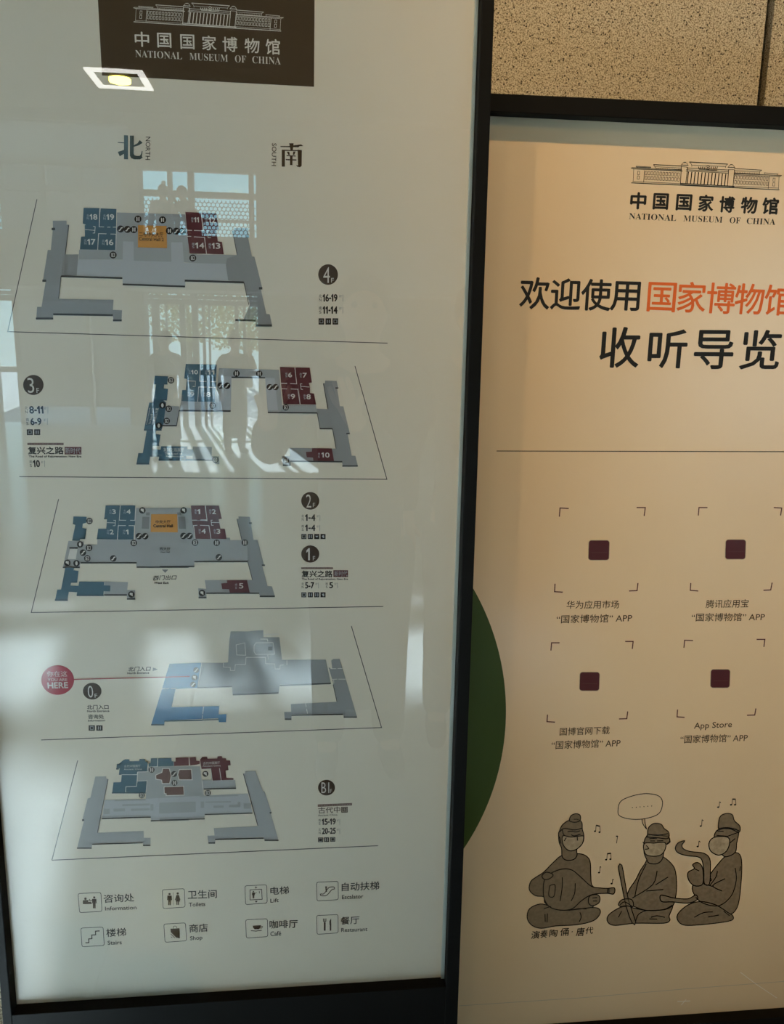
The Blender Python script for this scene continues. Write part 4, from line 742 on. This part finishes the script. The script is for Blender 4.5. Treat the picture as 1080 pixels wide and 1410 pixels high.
for ch, x0, x1, yb, h in (('国', 556, 662, 189, 110), ('家', 670, 776, 192, 115), ('博', 781, 887, 196, 115), ('物', 888, 996, 199, 115), ('馆', 1000, 1108, 203, 115)): emit('lettering', 'orr', text(ch, e5_, x0, yb, x1, yb + 4, h, .012), layer=1)
for ch, x0, x1, yb, h in (('收', 374, 522, 403, 152), ('听', 558, 702, 405, 145), ('导', 733, 879, 408, 145), ('览', 908, 1056, 410, 148)): emit('lettering', 'ink', text(ch, e5_, x0, yb, x1, yb + 1, h, .014), layer=1)
emit('rule', 'ink', stroke([(684, 621), (1092, 622)], 1.1), layer=1)
for f, s, x0, y0, x1, y1, h in ((e6_, '华为应用市场', 128, 503, 357, 501, 35), (e6_, '“国家博物馆” APP', 84, 567, 414, 560, 36), (e6_, '腾讯应用宝', 737, 500, 923, 497, 36), (e6_, '“国家博物馆” APP', 674, 558, 994, 555, 35),
                                (e7_, '国博官网下载', 98, 454, 316, 447, 34), (e7_, '“国家博物馆” APP', 62, 514, 363, 503, 36), (e7_, 'App Store', 685, 432, 850, 425, 34), (e7_, '“国家博物馆” APP', 625, 488, 919, 480, 35)):
    emit('lettering', 'brown', text(s, f, x0, y0, x1, y1, h, .006), layer=1)
for f, cs in ((e6_, ((97, 100, 100, 62, 138, 64), (435, 60, 473, 60, 468, 97), (78, 393, 76, 428, 112, 430), (402, 425, 437, 423, 441, 390))), (e6_, ((705, 95, 708, 60, 745, 60), (1035, 60, 1070, 62, 1065, 95), (672, 390, 670, 422, 705, 425), (990, 422, 1022, 420, 1028, 388))),
              (e7_, ((60, 82, 63, 48, 98, 48), (385, 42, 420, 42, 416, 75), (45, 362, 43, 393, 78, 395), (358, 381, 392, 380, 396, 348))), (e7_, ((642, 70, 645, 37, 682, 38), (960, 33, 996, 33, 992, 66), (614, 340, 612, 372, 645, 374), (918, 365, 952, 364, 957, 335)))):
    for c in cs: emit('corner_mark', 'tile', stroke(f(*c), 1.5), layer=1)
for f, x0, y0, x1, y1 in ((e6_, 226, 203, 317, 290), (e6_, 825, 200, 914, 286), (e7_, 187, 176, 274, 258), (e7_, 760, 164, 845, 245)):
    r = 12; sk = (y1 - y0) * .035
    pts = []
    for cx, cy, a in ((x1 - r, y0 + r, -90), (x1 - r, y1 - r, 0), (x0 + r, y1 - r, 90), (x0 + r, y0 + r, 180)):
        pts += [(cx + r * math.cos(math.radians(a + k * 18)) - (cy - y0) / (y1 - y0) * sk, cy + r * math.sin(math.radians(a + k * 18))) for k in range(6)]
    pp = [f(*p)[0] for p in pts]; b = emit('app_tile', 'tile', poly(pp), layer=1)
    emit('tile_border', 'clay2', stroke(pp, .7, True), parent=b, layer=2)
    emit('tile_dots', 'redd', *[poly(ell(f(x0 + 14 + k * (x1 - x0 - 28) / 8, (y0 + y1) / 2 + 10)[0], .6, .6, 6)) for k in range(9)], parent=b, layer=2)

# ---- the line drawing of three kneeling clay musicians
W_L = 1.35
def fig(fill, f, *a, mat_='clay', k=4, layer=2, w=W_L, name='figure_shape'):
    pts = spline(f(*a), k, True); emit(name, mat_, poly(pts), layer=layer); emit('pen_line', 'ink', stroke(pts, w, True), layer=layer + 1); return pts
def pen(f, *lines, w=1.2, layer=8): emit('pen_line', 'ink', *[stroke(spline(f(*l), 4), w) for l in lines], layer=layer)
f = e8_
fig(1, f, 240, 740, 330, 650, 395, 600, 520, 585, 590, 600, 630, 650, 636, 760, 645, 850, 690, 900, 640, 1050, 420, 1065, 260, 1010, 240, 950, 170, 940, 118, 890, 130, 820, 180, 780)                # torso
fig(1, f, 372, 395, 395, 345, 450, 305, 520, 295, 560, 320, 565, 380, 578, 430, 570, 490, 520, 545, 520, 600, 490, 635, 430, 640, 395, 610, 390, 540, 370, 490, 365, 420, layer=4)                      # head and neck
fig(1, f, 455, 305, 470, 265, 510, 248, 545, 260, 548, 300, 520, 318, 480, 318, layer=5)                                                                             # topknot
fig(1, f, 400, 435, 470, 445, 560, 435, 576, 445, 565, 500, 520, 545, 470, 562, 430, 545, 400, 500, mat_='clay2', layer=6, name='face_mask')
pen(f, (385, 385, 420, 372, 500, 385, 560, 370), (375, 400, 395, 385, 405, 420, 420, 435), (440, 400, 480, 395, 510, 402, 545, 392), (470, 425, 500, 435, 550, 420), (372, 440, 385, 500), (430, 450, 412, 478), (522, 440, 524, 475), w=1.3)
fig(1, f, 120, 1050, 210, 1010, 300, 1030, 420, 1062, 560, 1050, 650, 1040, 705, 1050, 715, 1090, 660, 1150, 520, 1185, 340, 1195, 220, 1215, 140, 1190, 100, 1130, layer=4)                            # lap
fig(1, f, 235, 880, 250, 800, 310, 745, 400, 715, 480, 725, 560, 790, 640, 860, 720, 875, 780, 878, 836, 875, 830, 925, 770, 920, 650, 930, 560, 980, 480, 1050, 380, 1062, 290, 1035, 245, 970, layer=6, name='lute')
fig(1, f, 225, 770, 260, 742, 310, 755, 315, 775, 280, 800, 240, 800, layer=8, name='hand'); fig(1, f, 625, 945, 680, 930, 712, 950, 705, 1000, 650, 1025, 618, 1000, mat_='clay', layer=8, name='hand')
pen(f, (395, 785, 396, 860, 378, 985), (505, 835, 500, 920, 470, 985), (290, 855, 335, 850, 325, 945, 282, 940, 290, 855), (780, 880, 775, 920), (790, 880, 790, 922), (250, 1095, 252, 1160), (270, 1090, 268, 1165), (545, 1080, 555, 1120, 540, 1160), (240, 1050, 300, 1030), (450, 1065, 530, 1050, 600, 1052), (650, 960, 690, 955), (655, 985, 690, 985), layer=10)
f = f1_
fig(1, f, 320, 515, 350, 470, 420, 460, 490, 510, 520, 570, 525, 690, 500, 790, 440, 815, 330, 815, 250, 790, 200, 770, 215, 690, 260, 620, 290, 560)                                                    # second torso
fig(1, f, 180, 790, 250, 800, 330, 815, 450, 810, 500, 790, 478, 850, 482, 880, 440, 898, 260, 898, 130, 912, 85, 895, 78, 860, 110, 825, layer=4)
fig(1, f, 316, 380, 330, 340, 380, 325, 470, 340, 480, 370, 450, 400, 435, 480, 400, 512, 350, 510, 330, 480, 316, 440, layer=5)
fig(1, f, 338, 325, 345, 280, 380, 253, 425, 258, 445, 285, 475, 310, 470, 350, 400, 345, 335, 340, layer=6)
fig(1, f, 318, 382, 380, 380, 452, 378, 448, 430, 410, 462, 340, 460, 316, 430, mat_='clay2', layer=7, name='face_mask')
pen(f, (338, 322, 400, 330, 470, 318), (350, 352, 400, 348), (355, 366, 385, 366), (400, 366, 440, 364), (330, 395, 345, 415, 322, 420), (308, 372, 318, 390), (478, 352, 484, 372, 462, 390), w=1.2, layer=9)
fig(1, f, 150, 530, 172, 522, 190, 620, 215, 750, 262, 890, 238, 895, 200, 790, 165, 620, mat_='clay', layer=7, name='flute', k=2)
pen(f, (330, 515, 280, 620, 255, 730), (400, 560, 370, 650, 240, 735), (470, 600, 390, 650), (330, 690, 440, 680), (330, 815, 280, 840, 260, 890), (360, 860, 400, 850, 450, 860), (350, 870, 400, 872), (150, 860, 170, 820), (160, 780, 190, 760, 240, 790), (250, 790, 330, 815, 440, 810, 500, 780), layer=9)
fig(1, f, 150, 775, 175, 745, 235, 745, 245, 790, 200, 785, 165, 790, layer=8, name='hand')
fig(1, f, 740, 590, 790, 520, 850, 460, 925, 445, 948, 520, 935, 720, 910, 810, 860, 838, 760, 780, 680, 760, 630, 690, 640, 640, 700, 640, 750, 620)                                                    # third torso
fig(1, f, 540, 830, 600, 780, 680, 758, 780, 780, 860, 830, 890, 850, 880, 880, 760, 900, 620, 912, 560, 905, 530, 870, layer=4)
fig(1, f, 770, 330, 800, 290, 860, 280, 925, 300, 915, 380, 905, 440, 850, 468, 820, 455, 780, 400, layer=5)
fig(1, f, 798, 290, 805, 215, 840, 190, 885, 195, 900, 235, 935, 270, 930, 310, 880, 290, 830, 285, layer=6)
fig(1, f, 745, 360, 780, 340, 850, 340, 870, 370, 850, 430, 800, 458, 750, 435, 735, 395, mat_='clay2', layer=7, name='face_mask')
fig(1, f, 578, 365, 535, 380, 518, 415, 540, 445, 600, 462, 660, 468, 690, 490, 702, 560, 705, 640, 738, 645, 745, 560, 740, 480, 700, 445, 620, 435, 575, 420, 560, 395, layer=7, name='horn')
fig(1, f, 420, 720, 450, 720, 510, 735, 600, 740, 650, 715, 660, 745, 600, 768, 500, 760, 430, 758, layer=7, name='horn')
fig(1, f, 600, 570, 640, 545, 630, 520, 660, 505, 690, 530, 700, 600, 690, 650, 640, 655, 605, 620, layer=8, name='hand')
pen(f, (800, 285, 860, 280, 930, 300), (780, 300, 830, 305), (785, 330, 850, 335), (845, 340, 925, 310), (870, 380, 905, 350), (790, 560, 780, 600, 740, 655), (840, 610, 760, 655, 820, 690), (700, 645, 760, 660), (905, 540, 912, 620, 880, 720, 800, 785, 700, 770, 650, 730), (940, 530, 935, 560), (640, 860, 700, 830, 760, 825), (730, 858, 800, 845), (830, 820, 870, 850), (640, 545, 672, 560), layer=10)
b_ = spline(f1_(147, 170, 165, 110, 240, 75, 330, 60, 410, 75, 435, 120, 410, 190, 320, 222, 230, 225, 160, 205), 5, True)
emit('speech_bubble', 'ink', stroke(b_, 1.1, True), stroke(spline(f1_(302, 224, 308, 255, 332, 290), 3), 1.1), stroke(spline(f1_(320, 222, 322, 250, 332, 290), 3), 1.1), layer=2)
emit('speech_dots', 'ink', *[poly(ell(f1_(240 + k * 25, 150 - k * 2)[0], .7, .7, 8)) for k in range(6)], layer=2)
def note(f, x, y, h, beam=0, tilt=0):
    g = [poly(ell(f(x, y)[0], 1.5, 1.2, 10)), stroke(f(x + 6, y, x + 9, y - h), .8)]
    if beam: g += [poly(ell(f(x + beam, y + tilt)[0], 1.5, 1.2, 10)), stroke(f(x + beam + 6, y + tilt, x + beam + 4, y + tilt - h), .8), stroke(f(x + 9, y - h, x + beam + 4, y + tilt - h), 1.9)]
    else: g.append(stroke(f(x + 9, y - h, x + 18, y - h + 8), .9))
    emit('music_note', 'ink', *g, layer=2)
note(e8_, 672, 396, 50, 38, 8); note(e8_, 766, 636, 50, 36, -4); note(e8_, 706, 745, 52); note(e8_, 812, 838, 38); emit('music_note', 'ink', poly(ell(e8_(858, 438)[0], 1.7, 1.0, 8)), stroke(e8_(862, 440, 854, 498), .9), layer=2)
note(f1_, 682, 270, 42); note(f1_, 795, 148, 36); note(f1_, 878, 132, 36, 26, 0); note(f1_, 662, 402, 36)
for ch, x0, x1, yb, h in (('演', 130, 200, 1305, 66), ('奏', 206, 268, 1298, 66), ('陶', 284, 350, 1288, 62), ('俑', 374, 446, 1280, 66), ('·', 474, 484, 1250, 9), ('唐', 510, 576, 1282, 72), ('代', 588, 652, 1264, 58)):
    emit('handwriting', 'ink', text(ch, e8_, x0, yb, x1, yb - 3, h, .012, it=.08), layer=2)
M['crease'] = mat('paper_crease', (.50, .43, .36), .5, .3)
emit('crease', 'crease', stroke([(632, 1385), (800, 1374), (940, 1362), (1098, 1350)], .7), layer=1)
M['scuff'] = mat('paper_scuff', (.86, .82, .78), .5, .3)
emit('scuff', 'scuff', stroke(f4_(955, 288, 1000, 322, 1060, 362), .8), stroke(f4_(775, 372, 812, 370), 1.0), stroke(f4_(786, 382, 800, 366), .8), layer=1)

# ------------------------------------------------------------------ people (seen mirrored in the glass)
import bmesh
def skinned(name, nodes, edges, m, parent, lv=2):
    """nodes: {key: (x, y, z, r)}; one smooth surface grown along the edges"""
    bm = bmesh.new(); sk = bm.verts.layers.skin.verify(); vs = {}
    for k, (x, y, z, r) in nodes.items():
        v = bm.verts.new((x, y, z)); r = r if isinstance(r, tuple) else (r, r); v[sk].radius = r; vs[k] = v
    first = next(iter(vs.values())); first[sk].use_root = True
    for a, b in edges: bm.edges.new((vs[a], vs[b]))
    me = bpy.data.meshes.new(name); bm.to_mesh(me); bm.free(); me.materials.append(m)
    o = bpy.data.objects.new(name, me); COL.objects.link(o); o.parent = parent
    mo = o.modifiers.new('skin', 'SKIN'); mo.use_smooth_shade = True; mo.use_x_symmetry = False
    su = o.modifiers.new('subdivision', 'SUBSURF'); su.levels = lv; su.render_levels = lv
    return o
def chain(N, E, keys, first=None):
    ks = list(keys)
    if first: E.append((first, ks[0][0]))
    for i, (k, v) in enumerate(ks):
        N[k] = v
        if i: E.append((ks[i - 1][0], k))
def person(name_label, loc, rz, coat, arms, lean=0.0, group=None, bun=False):
    """arms: for side -1 and +1 the elbow, wrist, palm direction; local +y is forward"""
    t = empty('person', loc, name_label, 'person', group); t.rotation_euler.z = rz
    L = lambda z: lean * max(0, z - .9)
    N, E = {}, []
    chain(N, E, [('pelvis', (0, 0, .93, (.13, .10))), ('waist', (0, L(1.06), 1.06, (.12, .09))), ('chest', (0, L(1.25), 1.25, (.145, .10))), ('collar', (0, L(1.38), 1.38, (.10, .07))),
                 ('neck', (0, L(1.46) + .005, 1.46, .052)), ('jaw', (0, L(1.52) + .02, 1.525, .062)), ('head', (0, L(1.60) + .015, 1.60, (.076, .088))), ('crown', (0, L(1.66), 1.665, (.055, .065)))])
    N['nose'] = (0, L(1.57) + .118, 1.572, .012); E.append(('head', 'nose'))
    for s in (-1, 1):
        N['ear%d' % s] = (s * .083, L(1.58) - .002, 1.585, (.012, .018)); E.append(('head', 'ear%d' % s))
        chain(N, E, [('hip%d' % s, (s * .09, 0, .86, .085)), ('knee%d' % s, (s * .10, .015, .48, .055)), ('calf%d' % s, (s * .105, -.01, .32, .052)), ('ankle%d' % s, (s * .11, -.01, .09, .036)), ('ball%d' % s, (s * .12, .11, .035, .035)), ('toe%d' % s, (s * .125, .17, .028, .026))], 'pelvis')
        el, wr, pd = arms[s]
        el, wr, pd = Vector(el), Vector(wr), Vector(pd).normalized()
        sh = Vector((s * .175, L(1.37), 1.37)); up = Vector((0, 0, 1)) if abs(pd.z) < .8 else Vector((0, 1, 0))
        side = pd.cross(up).normalized(); palm = wr + pd * .045
        chain(N, E, [('sh%d' % s, (*sh, .06)), ('ua%d' % s, (*(sh.lerp(el, .5)), .05)), ('el%d' % s, (*el, .041)), ('fa%d' % s, (*(el.lerp(wr, .45)), .038)), ('wr%d' % s, (*wr, .026)), ('pa%d' % s, (*palm, (.036, .018)))], 'collar')
        nrm = pd.cross(side)
        for q in range(4):
            ln = (.068, .078, .072, .056)[q]; base = palm + pd * .022 + side * ((q - 1.5) * .019); m1 = base + pd * ln * .45 + nrm * .004; m2 = base + pd * ln * .8 + nrm * s * .016
            chain(N, E, [('f%d%d%d' % (s, q, k), (*p, r)) for k, (p, r) in enumerate(((base, .0095), (m1, .0088), (m2, .0075)))], 'pa%d' % s)
        tb = wr + pd * .028 - side * s * .030; tt = tb + pd * .03 - side * s * .026
        chain(N, E, [('t%d0' % s, (*tb, .012)), ('t%d1' % s, (*tt, .0095))], 'wr%d' % s)
    skinned('body', N, E, M['skin'], t)
    N, E = {}, []
    chain(N, E, [('g', (0, -.005, .20, (.20, .18))), ('f', (0, -.005, .62, (.17, .15))), ('a', (0, 0, .93, (.165, .13))), ('b', (0, L(1.06), 1.06, (.15, .12))), ('c', (0, L(1.25), 1.25, (.175, .13))), ('d', (0, L(1.39), 1.385, (.12, .085))), ('e', (0, L(1.44), 1.435, .066))])
    for s in (-1, 1):
        el, wr = Vector(arms[s][0]), Vector(arms[s][1]); sh = Vector((s * .185, L(1.37), 1.365))
        chain(N, E, [('s%d' % s, (*sh, .078)), ('u%d' % s, (*sh.lerp(el, .5), .066)), ('l%d' % s, (*el, .057)), ('m%d' % s, (*el.lerp(wr, .6), .05)), ('w%d' % s, (*el.lerp(wr, .93), .042))], 'd')
    skinned('coat', N, E, coat, t)
    for s in (-1, 1):
        N, E = {}, []
        chain(N, E, [('h', (s * .09, 0, .88, .115)), ('k', (s * .10, .015, .48, .075)), ('c', (s * .105, -.005, .30, .068)), ('a', (s * .11, -.008, .05, .06))]); skinned('trouser_leg', N, E, M['coat2'], t)
        N, E = {}, []
        chain(N, E, [('h', (s * .11, -.05, .045, .042)), ('m', (s * .115, .05, .045, .046)), ('t', (s * .125, .18, .035, .035))]); skinned('shoe', N, E, M['coat'], t)
        e = mesh_obj('eye', *_sph((s * .032, L(1.6) + .093, 1.603), .0105), M['eye'], None); e.parent = t
    hv, hf = _sph((0, L(1.6) - .010, 1.615), .1, (.90, 1.04, 1.06), 16, 20)
    hv = [(x, (min(y, L(1.6) + .045 + (z - 1.60) * .5) if z < 1.665 else y), z) for x, y, z in hv]
    hv = [(x * (.9 if z < 1.55 else 1), y, z) for x, y, z in hv]
    hr = mesh_obj('hair', hv, hf, M['hair'], None, smooth=True); hr.parent = t
    if bun: hb_ = mesh_obj('hair_bun', *_sph((0, L(1.72) - .06, 1.735), .042, (1, 1, .9)), M['hair'], None, smooth=True); hb_.parent = hr
    l = mesh_obj('mouth', *_sph((0, L(1.53) + .083, 1.535), .014, (1.5, .5, .45)), M['lip'], None); l.parent = t
    return t
def _sph(c, r, sc=(1, 1, 1), n=6, m=10):
    V, F = [], []
    for i in range(n + 1):
        for j in range(m):
            a, b = math.pi * i / n, 2 * math.pi * j / m
            V.append((c[0] + r * sc[0] * math.sin(a) * math.cos(b), c[1] + r * sc[1] * math.sin(a) * math.sin(b), c[2] + r * sc[2] * math.cos(a)))
    for i in range(n):
        for j in range(m): F.append((i * m + j, i * m + (j + 1) % m, (i + 1) * m + (j + 1) % m, (i + 1) * m + j))
    return V, F
PX, PY = .17, -1.50
hold = {-1: ((-.31, .08, 1.13), (-.292, .31, 1.265), (.24, .22, .66)), 1: ((.10, .14, 1.12), (-.052, .31, 1.265), (-.24, .22, .66))}
ph = person('person in a long black coat holding up a phone in front of both boards', (PX, PY, 0), 0, M['coat'], hold)
phone = mesh_obj('phone', *box(-.036, .036, -.0045, .0045, -.125, .022), M['phone'])
bevel(phone, .004, 3); phone.matrix_world = Matrix.Translation((-.004, -1.118, 1.452)) @ Matrix.Rotation(PITCH, 4, 'X')
tag(phone, 'dark phone held up by the person in the long black coat', 'phone')
scr = mesh_obj('camera_lens', *disc((-.014, .0046, .006), .007, axis='y', th=.001), M['eye']); scr.parent = phone
rest = {-1: ((-.25, -.02, 1.10), (-.25, .06, .86), (0, .15, -1)), 1: ((.25, -.02, 1.10), (.25, .06, .86), (0, .15, -1))}
rais = {-1: ((-.25, -.02, 1.10), (-.24, .10, .88), (0, .2, -1)), 1: ((.26, .14, 1.22), (.12, .30, 1.42), (-.2, .4, .8))}
person('person in a long black coat added beside the phone holder to cover the sun patch', (.60, -1.70, 0), .06, M['coat'], rest)  # added figure that blocks the sunlit floor in the mirrored view
def at_floor(px, total): d = (px - 420) / FPX * total; return d
person('person in a navy coat standing on the hall floor by the glass doors', (at_floor(230, 10.6), -9.5, 0), .4, M['coat2'], rest, 0.0)
person('person in a black coat raising one hand on the hall floor by the doors', (at_floor(318, 11.5), -10.4, 0), -.5, M['coat'], rais, .08, bun=True)
person('person in a black coat upright on the raised walkway', (at_floor(234, 15.2), -14.2, 2.70), 2.6, M['coat'], rest, .03, bun=True)
person('person in a navy coat leaning along the raised walkway', (at_floor(272, 15.2), -14.2, 2.70), 1.9, M['coat2'], rais, .35)
# bare trees and shrubs outside the doors
def tree(x, y, h, lab):
    t = empty('tree', (x, y, -.05), lab, 'tree')
    N, E = {}, []; rnd = random.Random(int(x * 10))
    chain(N, E, [('t%d' % k, (rnd.uniform(-.1, .1), rnd.uniform(-.1, .1), h * k / 5, .16 * (1 - k / 7))) for k in range(6)])
    for k in range(8):
        a = rnd.uniform(0, 6.28); b = rnd.randint(2, 4); z = h * b / 5
        chain(N, E, [('b%d%d' % (k, j), (math.cos(a) * j * .5, math.sin(a) * j * .5, z + j * .45, .05 / j)) for j in (1, 2, 3)], 't%d' % b)
    skinned('trunk', N, E, M['bark'], t, 1)
    V, F = [], []
    for k in range(1400):
        a, r = rnd.uniform(0, 6.28), 1.7 * rnd.random() ** .5; z = h * .45 + rnd.random() * h * .62; c = Vector((r * math.cos(a), r * math.sin(a), z))
        u = Vector((rnd.gauss(0, 1), rnd.gauss(0, 1), rnd.gauss(0, 1))).normalized() * .09; w = u.cross(Vector((rnd.gauss(0, 1), rnd.gauss(0, 1), rnd.gauss(0, 1)))).normalized() * .06
        b = len(V); V += [c - u, c + w, c + u, c - w]; F.append((b, b + 1, b + 2, b + 3))
    tag(mesh_obj('foliage', V, F, M['leaf'], None), kind='stuff').parent = t
tree(-4.6, -30, 4.2, 'yellowing tree outside the glass doors, further left'); tree(-2.6, -33, 3.6, 'smaller yellowing tree outside the glass doors, further right')
